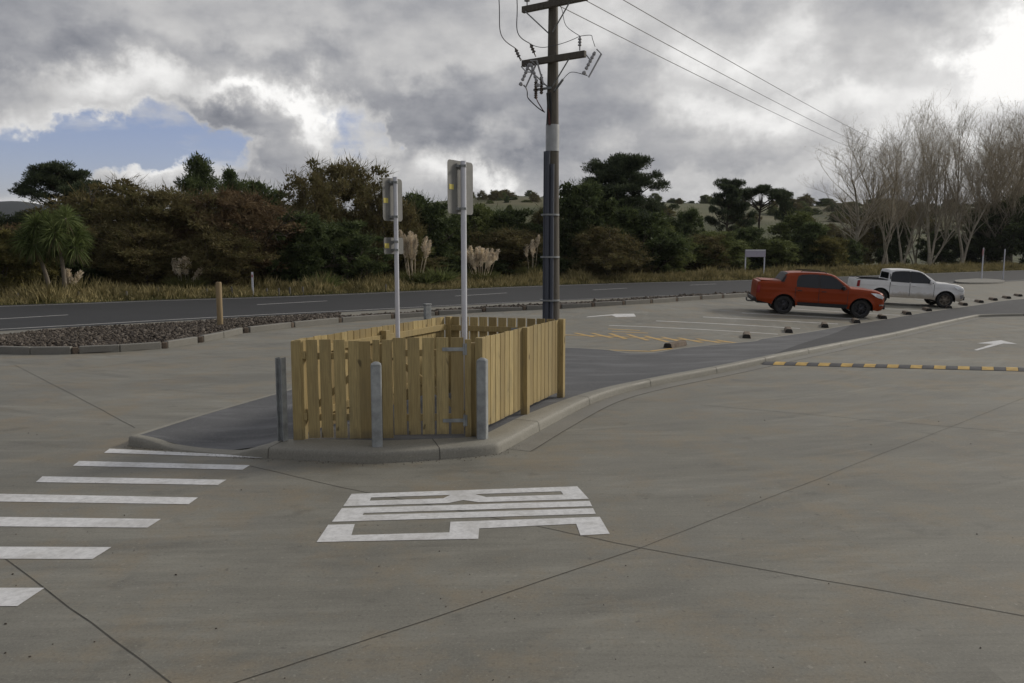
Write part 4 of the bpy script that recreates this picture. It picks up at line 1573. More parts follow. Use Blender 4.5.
        w_.add([(x0_, -yw, zf), (x1_, -yw, zf), (x1_, yw, zf), (x0_, yw, zf), (x0_, -yw, 1.24), (x1_, -yw, 1.24), (x1_, yw, 1.24), (x0_, yw, 1.24)], [(0, 1, 2, 3), (0, 1, 5, 4), (1, 2, 6, 5), (2, 3, 7, 6), (3, 0, 4, 7)])
        w_.build('bed_liner', M['black_trim'], root)
        for s_ in (1, -1):
            w_ = MB(); w_.bbox((-1.72, s_ * .80, 1.252), (1.34, .16, .03), .01); w_.build('bed_rail', M['black_trim'], root)
        w_ = MB(); w_.bbox((-2.43, 0, 1.245), (.08, 1.5, .03), .01); w_.build('tailgate_cap', M['black_trim'], root)
        list(conform('rear_quarter_window', [(-.975, 1.30), (-.955, 1.56), (-.935, 1.56), (-.94, 1.30)], .004, M['black_trim'], root))
    # lamps
    list(conform('headlight', [(2.02, 1.075), (2.26, 1.07), (2.46, 1.02), (2.60, .92), (2.54, .84), (2.3, .90)], .018, M['lamp'], root))
    list(conform('tail_light', [(-2.525, .86), (-2.51, 1.10), (-2.49, 1.17), (-2.39, 1.18), (-2.41, .86)], .022, M['tail'], root))
    # front face: grille, bumper trim, plate
    w_ = MB(); w_.bbox((2.665, 0, .83), (.10, 1.02, .19), .03); w_.build('grille', M['chrome'] if not tonneau else M['black_trim'], root)
    w_ = MB(); w_.bbox((2.675, 0, .50), (.10, 1.25, .20), .03); w_.build('lower_grille', M['black_trim'], root)
    w_ = MB(); w_.box((2.735, 0, .62), (.012, .36, .12)); w_.build('number_plate', M['plate'], root)
    if tonneau:
        list(conform('fog_light', [(2.40, .62), (2.60, .62), (2.61, .56), (2.42, .56)], .01, M['chrome'], root))
        list(conform('side_step', [(1.12, .385), (1.17, .545), (-.86, .545), (-.82, .40)], .03, M['black_trim'], root))
    else:
        list(conform('fog_light', [(2.38, .66), (2.60, .70), (2.61, .52), (2.44, .48)], .012, M['chrome'], root))
    # rear bumper and tow bar
    w_ = MB(); w_.bbox((-2.57, 0, .56), (.18, 1.62, .17), .04); w_.build('rear_bumper', M['black_trim'], root)
    w_ = MB(); w_.tube([(-2.5, 0, .42), (-2.74, 0, .42), (-2.80, 0, .44)], .035, 8); w_.lathe([(.03, 0), (.03, .06), (.04, .08), (.035, .12), (.01, .13)], 10, Matrix.Translation((-2.80, 0, .44))); w_.build('tow_bar', M['galv_dull'], root, smooth=40)
    # mirrors
    for s_ in (1, -1):
        w_ = MB(); w_.bbox((.93, s_ * 1.02, 1.22), (.10, .17, .17), .035); w_.tube([(.97, s_ * .86, 1.18), (.94, s_ * .98, 1.19)], .022, 6)
        w_.build('mirror', M['black_trim'] if tonneau else paint, root, smooth=45)
    # floor and wheel wells
    w_ = MB(); w_.box((0, 0, .50), (4.9, 1.3, .2)); w_.box((.2, 0, .62), (1.9, 1.62, .3))
    w_.build('chassis', M['black_trim'], root)
    for cx in (WF, WR_):
        for s_ in (1, -1):
            ww = MB()
            vs = []
            for an in np.linspace(-.15, math.pi + .15, 19):
                for y in (.55, .90):
                    vs.append((cx + (AR + .012) * math.cos(an), s_ * y, RW + (AR + .012) * math.sin(an)))
            fs = [(2 * i, 2 * i + 1, 2 * i + 3, 2 * i + 2) for i in range(18)]
            ww.add(vs, fs)
            ww.add([(cx, s_ * .55, RW)] + [(cx + (AR + .012) * math.cos(an), s_ * .55, RW + (AR + .012) * math.sin(an)) for an in np.linspace(-.15, math.pi + .15, 19)], [(0, i, i + 1) for i in range(1, 19)])
            ww.build('wheel_arch_liner', M['black_trim'], root)
            # wheel: tyre, rim, hub
            tw = MB()
            mt = Matrix.Translation((cx, s_ * .78, RW)) @ Matrix.Rotation(R(-90 * s_), 4, 'X')
            tw.lathe([(.25, -.11), (.30, -.125), (.36, -.12), (.383, -.09), (.386, 0), (.383, .09), (.36, .12), (.30, .125), (.25, .11)], 36, mt, cap=False)
            for k in range(36):
                an = k * math.pi / 18
                tw.box(mt @ Vector((.382 * math.cos(an), .382 * math.sin(an), .0)), (.02, .02, .02))
            wheel = tw.build('wheel', M['tyre'], root, smooth=40)
            rm = MB()
            rm.lathe([(.258, -.10), (.262, .10), (.25, .112), (.235, .10), (.23, .05), (.225, -.05)], 32, mt, cap=False)
            rm.lathe([(.22, .0), (.02, .02)], 24, mt)
            for k in range(6):
                an = k * math.pi / 3
                for dd in (-.13, .13):
                    a_ = mt @ Vector((.06 * math.cos(an + dd * 2), .06 * math.sin(an + dd * 2), .085))
                    b_ = mt @ Vector((.235 * math.cos(an + dd), .235 * math.sin(an + dd), .085))
                    rm.tube([a_, b_], [.024, .018], 6)
            rm.lathe([(.075, .03), (.07, .10), (.04, .112), (.01, .114)], 16, mt)
            rm.build('rim', rim, wheel, smooth=40)
    return root


def park(truck, wheel_px, heading):
    """stand a truck with its near front wheel where the photo has it, all four wheels on the sloping lot"""
    p = gz(*wheel_px)
    u = Vector((math.cos(heading), math.sin(heading), 0)); n = Vector((-u.y, u.x, 0))
    c = p + n * .78 - u * WF              # truck origin, level
    def h(x, y):
        q = c + u * x + n * y
        return zg(q.x, q.y)
    hf = (h(WF, -.78) + h(WF, .78)) / 2; hr_ = (h(WR_, -.78) + h(WR_, .78)) / 2
    hn = (h(WF, -.78) + h(WR_, -.78)) / 2; hl = (h(WF, .78) + h(WR_, .78)) / 2
    X_ = (u * (WF - WR_) + Vector((0, 0, hf - hr_))).normalized()
    Y_ = n * 1.56 + Vector((0, 0, hl - hn))
    Z_ = X_.cross(Y_).normalized(); Y_ = Z_.cross(X_)
    rotm = Matrix((X_, Y_, Z_)).transposed()
    truck.rotation_euler = rotm.to_euler()
    zc = hr_ + (hf - hr_) * (0 - WR_) / (WF - WR_)
    truck.location = (c.x, c.y, zc)
    print('truck', c, zc, [round(math.degrees(v), 2) for v in truck.rotation_euler])


park(pickup('pickup_truck', 'burnt orange double cab pickup with black wheels and roof rails', M['red_paint'], M['rim_black'], True, (0, 0, 0), 0), (859.0, 318.2), R(-9))
park(pickup('pickup_truck', 'dusty white double cab pickup with an open dark load bed', M['white_paint'], M['rim_grey'], False, (0, 0, 0), 0), (943.0, 307.7), R(-8))

# loose grit on the slab
def on_slab():
    while True:
        p_ = gz(random.uniform(-40, 1070), random.uniform(440, 700) if random.random() < .8 else random.uniform(400, 440))
        q = p_
        if not (-3.2 < q.x < .8 and 9.6 < q.y < 14.5):
            return q + Vector((0, 0, .003))
tag(rocks(90, on_slab, .003, .009).build('loose_grit', M['rock']), 'tiny dark bits of grit scattered over the concrete', 'grit', None, 'stuff')

def on_kerb_foot():
    i = random.randrange(len(kb) - 60)
    t = random.random()
    p_ = kb[i].lerp(kb[i + 1], t)
    tt = (kb[i + 1] - kb[i]); tt.z = 0; tt.normalize()
    return Vector((p_.x, p_.y, .004)) + Vector((tt.y, -tt.x, 0)) * (.01 + abs(random.gauss(0, .06)))


tag(rocks(420, on_kerb_foot, .002, .007).build('loose_grit', M['rock']), 'line of grit and leaf crumbs gathered along the foot of the kerb', 'grit', None, 'stuff')

# ------------------------------------------------------------------ lay everything on the relief of the ground
def relief(me):
    co = np.empty(len(me.vertices) * 3, dtype=np.float32)
    me.vertices.foreach_get('co', co)
    co = co.reshape(-1, 3)
    for i in range(len(co)):
        x, y = float(co[i, 0]), float(co[i, 1])
        if -8 < x < 64 and 12 < y < 88:
            co[i, 2] += zg(x, y)
    me.vertices.foreach_set('co', co.ravel())
    me.update()


for o in list(COL.objects):
    if o.parent is not None or o.type == 'CAMERA':
        continue
    if o.type == 'MESH' and o.location.length < 1e-6:
        if o.name.split('.')[0] not in ('power_line', 'drop_wire'):
            relief(o.data)
    elif o.name.startswith('pickup_truck'):
        pass
    elif not any(ch in SHEETS for ch in o.children):
        o.location.z += zg(o.location.x, o.location.y)
for o in SHEETS:
    if o.parent is not None:
        relief(o.data)

# ------------------------------------------------------------------ vegetation
def fast_mesh(name, V, F4, mats, mi=None, parent=None):
    me = bpy.data.meshes.new(name)
    V = np.asarray(V, dtype=np.float32); F4 = np.asarray(F4, dtype=np.int32)
    me.vertices.add(len(V)); me.vertices.foreach_set('co', V.ravel())
    me.loops.add(F4.size); me.loops.foreach_set('vertex_index', F4.ravel())
    me.polygons.add(len(F4))
    k = F4.shape[1]
    me.polygons.foreach_set('loop_start', np.arange(0, F4.size, k, dtype=np.int32))
    me.update(calc_edges=True)
    for m_ in (mats if isinstance(mats, (list, tuple)) else [mats]):
        me.materials.append(m_)
    o_ = bpy.data.objects.new(name, me)
    COL.objects.link(o_)
    o_.parent = parent
    return o_


def leaves(c, d, ln, wd, rng, flop=0.0):
    """diamond leaves: centres c, directions d (N,3); lengths ln, widths wd"""
    n = len(c)
    d = d / (np.linalg.norm(d, axis=1, keepdims=True) + 1e-9)
    r = rng.normal(size=(n, 3))
    s_ = np.cross(d, r); s_ /= (np.linalg.norm(s_, axis=1, keepdims=True) + 1e-9)
    ln = np.broadcast_to(np.asarray(ln), (n,))[:, None]; wd = np.broadcast_to(np.asarray(wd), (n,))[:, None]
    p0 = c; p2 = c + d * ln + np.array([0, 0, -1.0]) * ln * flop
    m_ = c + d * ln * .5
    p1 = m_ + s_ * wd * .5; p3 = m_ - s_ * wd * .5
    V = np.stack([p0, p1, p2, p3], 1).reshape(-1, 3)
    F = np.arange(4 * n).reshape(-1, 4)
    return V, F


def cat_mesh(parts):
    V, F, o_ = [], [], 0
    for v, f in parts:
        V.append(v); F.append(f + o_); o_ += len(v)
    return np.concatenate(V), np.concatenate(F)


def seg_tubes(segs, k=4):
    """segs (N, 8): p0, r0, p1, r1 -> square or triangular prisms"""
    S_ = np.asarray(segs)
    p0, r0, p1, r1 = S_[:, 0:3], S_[:, 3:4], S_[:, 4:7], S_[:, 7:8]
    t = p1 - p0; t /= (np.linalg.norm(t, axis=1, keepdims=True) + 1e-9)
    ref = np.where(np.abs(t[:, 2:3]) > .9, np.array([[1.0, 0, 0]]), np.array([[0, 0, 1.0]]))
    u = np.cross(t, ref); u /= (np.linalg.norm(u, axis=1, keepdims=True) + 1e-9)
    w = np.cross(t, u)
    ring0, ring1 = [], []
    for i in range(k):
        an = 2 * math.pi * i / k
        o_ = u * math.cos(an) + w * math.sin(an)
        ring0.append(p0 + o_ * r0); ring1.append(p1 + o_ * r1)
    V = np.stack(ring0 + ring1, 1)      # N, 2k, 3
    n = len(S_)
    base_ = (np.arange(n) * 2 * k)[:, None]
    F = []
    for i in range(k):
        j = (i + 1) % k
        F.append(np.stack([base_[:, 0] + i, base_[:, 0] + j, base_[:, 0] + k + j, base_[:, 0] + k + i], 1))
    return V.reshape(-1, 3), np.concatenate(F)


def branch(rng, p, d, L, r, depth, segs, tips, spread=.55, up=.15, nsub=(2, 4), decay=.68, wob=.18, steps=4, minr=.006):
    pos = p.copy()
    dr = d / np.linalg.norm(d)
    pts = [pos.copy()]
    for i in range(steps):
        dr = dr + rng.normal(size=3) * wob + np.array([0, 0, up * .3])
        dr /= np.linalg.norm(dr)
        q = pos + dr * L / steps
        ra = max(minr, r * (1 - .55 * i / steps)); rb = max(minr, r * (1 - .55 * (i + 1) / steps))
        segs.append((*pos, ra, *q, rb))
        pos = q
        pts.append(pos.copy())
    tips.append((pos.copy(), depth))
    if depth > 0:
        for _ in range(rng.integers(nsub[0], nsub[1] + 1)):
            k = rng.integers(max(1, steps // 2 - 1), steps + 1)
            nd = dr + rng.normal(size=3) * spread + np.array([0, 0, up])
            branch(rng, pts[k], nd, L * decay * rng.uniform(.75, 1.2), max(minr, r * .5), depth - 1, segs, tips, spread, up, nsub, decay, wob, steps, minr)


def blob_points(rng, H, W, base, n, lumps, flat_=.7, top=None):
    """clump centres filling an uneven crown between base*H and H, W wide"""
    C_ = []
    for _ in range(lumps):
        a_ = rng.uniform(0, 2 * math.pi); z = rng.uniform(base, 1.0)
        env = math.sin(math.pi * min(1, max(0.06, (z - base) / (1.0 - base) * .80 + .14))) ** .7
        rr = W * .5 * env * math.sqrt(rng.uniform(.05, 1)) * rng.uniform(.7, 1.1)
        C_.append((rr * math.cos(a_), rr * math.sin(a_), z * H * rng.uniform(.93, 1.0)))
    return np.array(C_)


def crown_leaves(rng, cents, sig, per, ln, wd, upb=.2, droop=0.0, flat_=.75):
    n = len(cents) * per
    s_ = np.repeat(sig * rng.uniform(.6, 1.35, len(cents)), per)[:, None]
    off = rng.normal(size=(n, 3))
    off /= (np.linalg.norm(off, axis=1, keepdims=True) + 1e-9)
    off *= rng.uniform(0, 1, (n, 1)) ** .45
    off[:, 2] *= flat_
    c = np.repeat(cents, per, 0) + off * s_
    d = off + rng.normal(size=(n, 3)) * .6 + np.array([0, 0, upb])
    return leaves(c, d, ln * rng.uniform(.6, 1.4, n), wd * rng.uniform(.7, 1.3, n), rng, droop)


def make_tree(name, label, cat, kind, seed, H, W, group):
    rng = np.random.default_rng(seed)
    root = empty(name, (0, 0, 0), label, cat, group)
    segs, tips = [], []
    if kind in ('brown', 'russet', 'olive', 'mid', 'dark'):
        base = {'brown': .10, 'russet': .12, 'olive': .08, 'mid': .1, 'dark': .08}[kind]
        for k in range(3):
            a_ = rng.uniform(0, 6.28)
            branch(rng, np.array([rng.normal() * .25, rng.normal() * .25, -.1]), np.array([math.cos(a_) * .35, math.sin(a_) * .35, 1]), H * .48, .028 * H * .6, 3, segs, tips, .55, .22, (2, 4), .66)
        cents = blob_points(rng, H, W, base, 0, {'brown': 130, 'russet': 130, 'olive': 110, 'mid': 100, 'dark': 110}[kind])
        tp = np.array([t for t, dd in tips if t[2] > H * .2])
        if len(tp):
            tp = tp[(np.hypot(tp[:, 0], tp[:, 1]) < W * .62) & (tp[:, 2] < H)]
            cents = np.concatenate([cents, tp[:70]])
        mats = {'brown': 'leaf_brown', 'russet': 'leaf_russet', 'olive': 'leaf_olive', 'mid': 'leaf_mid', 'dark': 'leaf_dark'}[kind]
        sg = W * .095
        if kind in ('brown', 'russet'):
            V1 = crown_leaves(rng, cents, sg * .64, 85, .20, .11, .3)
            V2 = crown_leaves(rng, cents, sg * 1.2, 26, .6, .028, .8)      # fine twigs
            V, F_ = cat_mesh([V1, V2])
        else:
            V1 = crown_leaves(rng, cents, sg * .66, 130, .20, .12, .3)
            V2 = crown_leaves(rng, cents, sg * 1.25, 22, .5, .03, .7)
            V, F_ = cat_mesh([V1, V2])
        crown = fast_mesh('crown', V, F_, M[mats], parent=root)
    elif kind in ('pine', 'pine_open'):
        nbough = 58 if kind == 'pine' else 30
        segs.append((0, 0, -.1, .03 * H * .8, 0.02 * W, 0, H * .5, .02 * H)); segs.append((0.02 * W, 0, H * .5, .02 * H, -.02 * W, .02 * W, H * .93, .008 * H))
        cents = []
        for k in range(nbough):
            z = H * ((.34 if nbough > 40 else .52) + (.66 if nbough > 40 else .46) * (k / (nbough - 1)) ** .8)
            a_ = rng.uniform(0, 6.28)
            env = W * .5 * (1.02 - .62 * max(0, (z / H - .55) / .45) ** 1.6) * (.55 + .45 * min(1, (z / H - .25) / .25))
            rr = env * rng.uniform(.25 if nbough > 40 else .5, 1.0)
            e_ = np.array([rr * math.cos(a_), rr * math.sin(a_), z])
            s0 = np.array([0, 0, max(H * .25, z - rr * .45)])
            mid_ = (s0 + e_) / 2 + np.array([0, 0, -.04 * H])
            segs.append((*s0, .009 * H, *mid_, .006 * H)); segs.append((*mid_, .006 * H, *e_, .003 * H))
            for _ in range(6):
                cents.append(e_ + rng.normal(size=3) * np.array([W * .085, W * .085, H * .014]))
            cents.append(mid_ + rng.normal(size=3) * .2 + np.array([0, 0, .03 * H]))
        cents.append(np.array([0, 0, H * .96]))
        V, F_ = crown_leaves(rng, np.array(cents), W * .072, 230, .26, .06, .55, 0, .5)
        crown = fast_mesh('crown', V, F_, M['leaf_pine'], parent=root)
    elif kind == 'umbrella':       # flat layered top on a forked bare stem
        segs.append((0, 0, -.1, .020 * H, .03 * H, 0, H * .55, .014 * H)); segs.append((.03 * H, 0, H * .55, .014 * H, 0, 0, H * .78, .01 * H))
        cents = []
        for k in range(16):
            a_ = 2 * math.pi * k / 16 + rng.normal() * .3
            rr = W * .5 * math.sqrt(rng.uniform(.03, 1.0))
            e_ = np.array([rr * math.cos(a_), rr * math.sin(a_), H * (.95 - .10 * (rr / (W * .5)) ** 2 + rng.normal() * .02)])
            s0 = np.array([.015 * H, 0, H * rng.uniform(.60, .78)])
            m_ = s0 * .45 + e_ * .55 + np.array([0, 0, -.02 * H])
            segs.append((*s0, .008 * H, *m_, .006 * H)); segs.append((*m_, .006 * H, *e_, .003 * H))
            for _ in range(6):
                cents.append(e_ + rng.normal(size=3) * np.array([W * .08, W * .08, H * .014]))
        V, F_ = crown_leaves(rng, np.array(cents), W * .08, 200, .30, .07, .5, 0, .55)
        crown = fast_mesh('crown', V, F_, M['leaf_pine'], parent=root)
    elif kind == 'totara':          # upright pointed evergreen
        segs.append((0, 0, -.1, .025 * H, 0, 0, H * .9, .005 * H))
        cents = []
        for k in range(150):
            z = rng.uniform(.12, 1.0)
            env = W * .5 * min(1.0, (1.02 - z) / .42) ** .75
            a_ = rng.uniform(0, 6.28); rr = env * math.sqrt(rng.uniform(.1, 1)) * rng.uniform(.75, 1.15)
            cents.append((rr * math.cos(a_), rr * math.sin(a_), z * H))
        V, F_ = crown_leaves(rng, np.array(cents), W * .10, 130, .26, .07, .7)
        crown = fast_mesh('crown', V, F_, M['leaf_dark'], parent=root)
    elif kind == 'poplar':          # bare winter tree
        nst = 2 + seed % 2
        for k in range(nst):
            a_ = rng.uniform(0, 6.28)
            p_ = np.array([rng.normal() * .35 * (k > 0), rng.normal() * .35 * (k > 0), -.1]); dr = np.array([math.cos(a_) * (.05 + .12 * k), math.sin(a_) * (.05 + .12 * k), 1.0])
            steps = 16
            r0_ = .0085 * H / (1 + .25 * k)
            top_ = H * (.83 - .11 * k)
            for i in range(steps):
                dr = dr + rng.normal(size=3) * np.array([.045, .045, .01]); dr /= np.linalg.norm(dr)
                q = p_ + dr * top_ / steps
                ra, rb = r0_ * (1 - i / steps * .93), r0_ * (1 - (i + 1) / steps * .93)
                segs.append((*p_, ra, *q, rb))
                fr_ = (i + 1) / steps
                if fr_ > .22:
                    for _ in range(rng.integers(1, 4)):
                        a2 = rng.uniform(0, 6.28)
                        reach = W * .5 * (.55 + .75 * math.sin(math.pi * min(1, (fr_ - .10) * 1.05)))
                        bl = min(W * .52, reach * rng.uniform(.6, 1.2))
                        bd = np.array([math.cos(a2) * .50, math.sin(a2) * .50, 1.0])
                        branch(rng, q, bd, bl * .9, ra * .5, 3, segs, tips, .30, .22, (2, 3), .62, .08, 4, .006)
                p_ = q
        crown = None
        S_ = np.array(segs)
        big = S_[:, 3] > .024
        V, F_ = seg_tubes(S_[~big], 3)
        tw = np.array([t for t, dd in tips if dd <= 1])
        V2 = crown_leaves(rng, tw, .30, 3, .6, .010, 1.1)
        Vc, Fc = cat_mesh([(V, F_), V2])
        fast_mesh('crown', Vc, Fc, M['twig'], parent=root)
        V, F_ = seg_tubes(S_[big], 7)
        fast_mesh('trunk', V, F_, M['bark_pale'], parent=root)
        return root
    if segs:
        V, F_ = seg_tubes(np.array(segs), 6)
        fast_mesh('trunk', V, F_, M['bark'], parent=root)
    return root


def at(px, Y):
    d_ = ray(px, HOR)
    return d_.x / d_.y * Y


YR = lambda px: float(np.interp(px, [-100, 0, 150, 300, 450, 560, 750, 1000, 1200], [30, 41, 45, 49.5, 57.5, 65, 76, 112, 150]))
PROTO = {}


def tree(kind, px, dY, top, wpx, label, name=None, cat='tree', group=None, seed=0, Y=None, ground=0.0):
    Y = Y or YR(px) + dY
    H = gy(px, top, Y).z - ground
    W = wpx / FPX * Y
    base_ = {'brown': (7, 6), 'russet': (7, 6), 'olive': (5, 5), 'mid': (6, 6), 'dark': (6, 5.5), 'pine': (10, 8), 'pine_open': (10, 8), 'umbrella': (12, 7), 'totara': (9, 5), 'poplar': (18, 8)}[kind]
    key = (kind, seed % (3 if kind in ('brown', 'dark', 'mid') else 2 if kind in ('russet', 'olive') else 4))
    nm = name or {'poplar': 'bare_poplar', 'pine': 'pine_tree', 'pine_open': 'pine_tree', 'umbrella': 'pine_tree', 'totara': 'conifer_tree'}.get(kind, 'leafy_tree')
    if key not in PROTO:
        r_ = make_tree(nm, label, cat, kind, 100 + 17 * key[1] + hash_kind(kind), base_[0], base_[1], group)
        PROTO[key] = r_
        o_ = r_
    else:
        o_ = copy_thing(PROTO[key], (0, 0, 0), label)
        o_.name = nm
    o_.location = (at(px, Y), Y, ground)
    o_.rotation_euler = (0, 0, random.random() * 6.28)
    sw_ = W / base_[1]
    o_.scale = (sw_, sw_, H / base_[0])
    o_['label'] = label
    o_['category'] = cat
    if group:
        o_['group'] = group
    elif 'group' in o_.keys():
        del o_['group']
    return o_


def hash_kind(k):
    return sum(ord(c_) for c_ in k)


# --- left tree belt behind the highway
tree('olive', 4, 3, 232, 90, 'low yellow-olive bush at the left edge of the photo under the cabbage tree', 'bush', 'bush', seed=1)
tree('olive', 26, 5, 240, 60, 'small olive bush close behind the cabbage tree stems', 'bush', 'bush', seed=0)
tree('russet', 20, 14, 226, 110, 'low russet tree behind the cabbage tree at the foot of the blue hill', seed=0)
tree('brown', 112, 10, 181, 140, 'broad brown tree below the flat-topped pine at the left', seed=0)
tree('pine_open', 70, 24, 166, 96, 'flat-topped dark pine rising above the brown trees near the blue hill', seed=0)
tree('brown', 172, 6, 190, 110, 'brown bushy tree between the flat-topped pine and the pointed conifer', seed=1)
tree('brown', 140, 4, 226, 90, 'lower brown thicket tree behind the tall verge grass left of the marker post', seed=2)
tree('totara', 203, 16, 160, 60, 'pointed dark green conifer, tallest of the left tree belt', seed=0)
tree('totara', 233, 18, 172, 44, 'smaller pointed conifer touching the tallest conifer on its right', seed=1)
tree('dark', 264, 20, 181, 90, 'rounded dark green tree right of the two pointed conifers', seed=0)
tree('russet', 238, 6, 192, 130, 'reddish brown round tree in front of the pointed conifers', seed=1)
tree('brown', 225, 2.5, 226, 90, 'low brown shrubby tree left of the thin white marker post', seed=0)
tree('brown', 312, 10, 176, 80, 'brown tree with sparse twiggy top left of the two white sign poles', seed=2)
tree('brown', 352, 12, 163, 96, 'tall brown twiggy tree behind the shorter white sign pole', seed=1)
tree('dark', 300, 4, 214, 80, 'dark low tree just right of the thin white marker post', seed=1)
tree('dark', 345, 4, 220, 90, 'dark leafy tree at the verge left of the shorter white sign pole', seed=2)
tree('brown', 392, 8, 188, 70, 'brown tree half hidden by the shorter white sign pole', seed=0)
tree('dark', 425, 12, 194, 84, 'dark green tree between the two white sign poles', seed=0)
tree('olive', 400, 9, 228, 70, 'olive bush behind the pampas plumes between the sign poles', 'bush', 'bush', seed=1)
tree('mid', 470, 14, 206, 80, 'mid green tree behind the taller white sign pole', seed=0)
tree('dark', 512, 14, 208, 90, 'dark green tree left of the power pole', seed=2)
tree('brown', 505, 9, 230, 80, 'brownish shrub behind the pampas plumes right of the taller sign pole', 'bush', 'bush', seed=1)
tree('brown', 545, 14, 210, 50, 'brown tree directly behind the power pole', seed=2)
# --- middle, right of the pole
tree('pine', 622, 12, 160, 96, 'big dark pine with layered boughs right of the power pole', seed=1)
tree('dark', 582, 9, 184, 86, 'dense dark tree between the power pole and the big layered pine', seed=1)
tree('dark', 640, 8, 212, 90, 'dark low tree under the right boughs of the big layered pine', seed=0)
tree('brown', 606, 4, 228, 80, 'brown green shrub at the foot of the big layered pine', 'bush', 'bush', seed=0)
tree('mid', 664, 8, 226, 70, 'mid green bush right of the big layered pine', 'bush', 'bush', seed=1)
tree('dark', 688, 22, 208, 44, 'small dark round tree on the slope between the big pine and the flat-topped pair', seed=2)
tree('dark', 660, 26, 218, 60, 'dark tree behind the mid green bush right of the big pine', seed=1)
tree('pine_open', 727, 36, 180, 44, 'left pine of the flat-topped pair on the slope', seed=3)
tree('umbrella', 759, 38, 185, 46, 'right pine of the flat-topped pair, its forked stem bare', seed=1)
tree('pine_open', 784, 70, 192, 20, 'small far pine right of the flat-topped pair', seed=2)
tree('mid', 715, 15, 232, 80, 'mid green bush left of the pale lilac road sign', 'bush', 'bush', seed=2)
tree('brown', 700, 14, 236, 60, 'grey-brown bush behind the gap left of the pale lilac sign', 'bush', 'bush', seed=1)
tree('dark', 745, 20, 228, 60, 'dark round bush directly behind the pale lilac road sign', 'bush', 'bush', seed=0)
tree('mid', 792, 20, 214, 80, 'tall mid green bush right of the flat-topped pines', 'bush', 'bush', seed=0)
tree('dark', 808, 14, 222, 56, 'dark bush above the red pickup cab', 'bush', 'bush', seed=2)
tree('olive', 828, 10, 236, 50, 'yellow-green bush between the dark bush and the bare poplars', 'bush', 'bush', seed=1)
tree('mid', 774, 15, 240, 60, 'low green bush just right of the pale lilac road sign', 'bush', 'bush', seed=1)
tree('dark', 848, 16, 240, 40, 'small dark bush at the foot of the leftmost bare poplar', 'bush', 'bush', seed=1)
# --- right: bare poplars and dark trees among them
tree('dark', 1010, 20, 196, 90, 'large dark evergreen behind the bare poplars at the right edge', seed=0)
tree('dark', 976, 30, 226, 60, 'dark evergreen between the poplar trunks left of the right-edge evergreen', seed=2)
tree('dark', 892, 34, 220, 40, 'dark bush framed by two poplar trunks behind the white pickup', 'bush', 'bush', seed=1)
tree('dark', 940, 34, 230, 46, 'dark shrub among the densest poplar trunks', 'bush', 'bush', seed=0)
tree('brown', 868, 40, 214, 60, 'greyish scrub tree behind the left poplars', seed=2)
PP = [(846, 24, 140, 96, 'leftmost bare poplar, broad and leaning left', 2), (888, 20, 122, 66, 'second bare poplar from the left, behind the white pickup cab', 0), (902, 30, 116, 54, 'slender bare poplar third from the left', 1),
      (930, 24, 110, 66, 'tall straight bare poplar in the middle of the row', 3), (947, 32, 108, 50, 'bare poplar just right of the tall middle one', 0), (962, 22, 110, 66, 'bare poplar with close upright limbs, right of the middle', 1),
      (985, 24, 112, 80, 'spreading bare poplar left of the thin red sign post', 2), (1010, 20, 112, 90, 'bare poplar at the right edge fanning its limbs wide', 3), (1042, 22, 118, 90, 'bare poplar cut by the right edge of the photo', 0),
      (998, 32, 113, 70, 'bare poplar set back behind the thin red sign post', 1), (1028, 30, 116, 76, 'bare poplar set back at the very right edge', 0),
      (880, 38, 140, 56, 'faint bare poplar set back behind the leftmost pair', 1), (916, 40, 134, 44, 'thin bare poplar set back between the third and the middle one', 3)]
for px, dY, top, w, lab, sd in PP:
    tree('poplar', px, dY, top, w * 1.32, lab, seed=sd, group='bare poplars at the right')

# shrubs filling the foot of the belt
for i, px in enumerate(range(-30, 640, 26)):
    o_ = tree(('dark', 'brown', 'dark', 'olive')[i % 4], px + random.uniform(-6, 6), random.uniform(6, 10), random.uniform(246, 262), random.uniform(48, 70), 'dark scrubby shrub filling the foot of the roadside tree belt', 'shrub', 'shrub', 'shrubs under the roadside trees', seed=i % 3)
for i, px in enumerate(range(-20, 620, 40)):
    o_ = tree(('dark', 'brown')[i % 2], px + random.uniform(-8, 8), random.uniform(22, 30), random.uniform(212, 228), random.uniform(80, 110), 'dark tree deep inside the belt, mostly hidden by those in front', 'leafy_tree', 'tree', 'trees deep inside the roadside belt', seed=i % 3)
for i, px in enumerate(range(650, 860, 30)):
    o_ = tree(('dark', 'mid', 'brown')[i % 3], px + random.uniform(-8, 8), random.uniform(17, 30), random.uniform(244, 254), random.uniform(40, 64), 'low scrub bush behind the far grass verge', 'shrub', 'shrub', 'scrub behind the far grass verge', seed=i % 3)


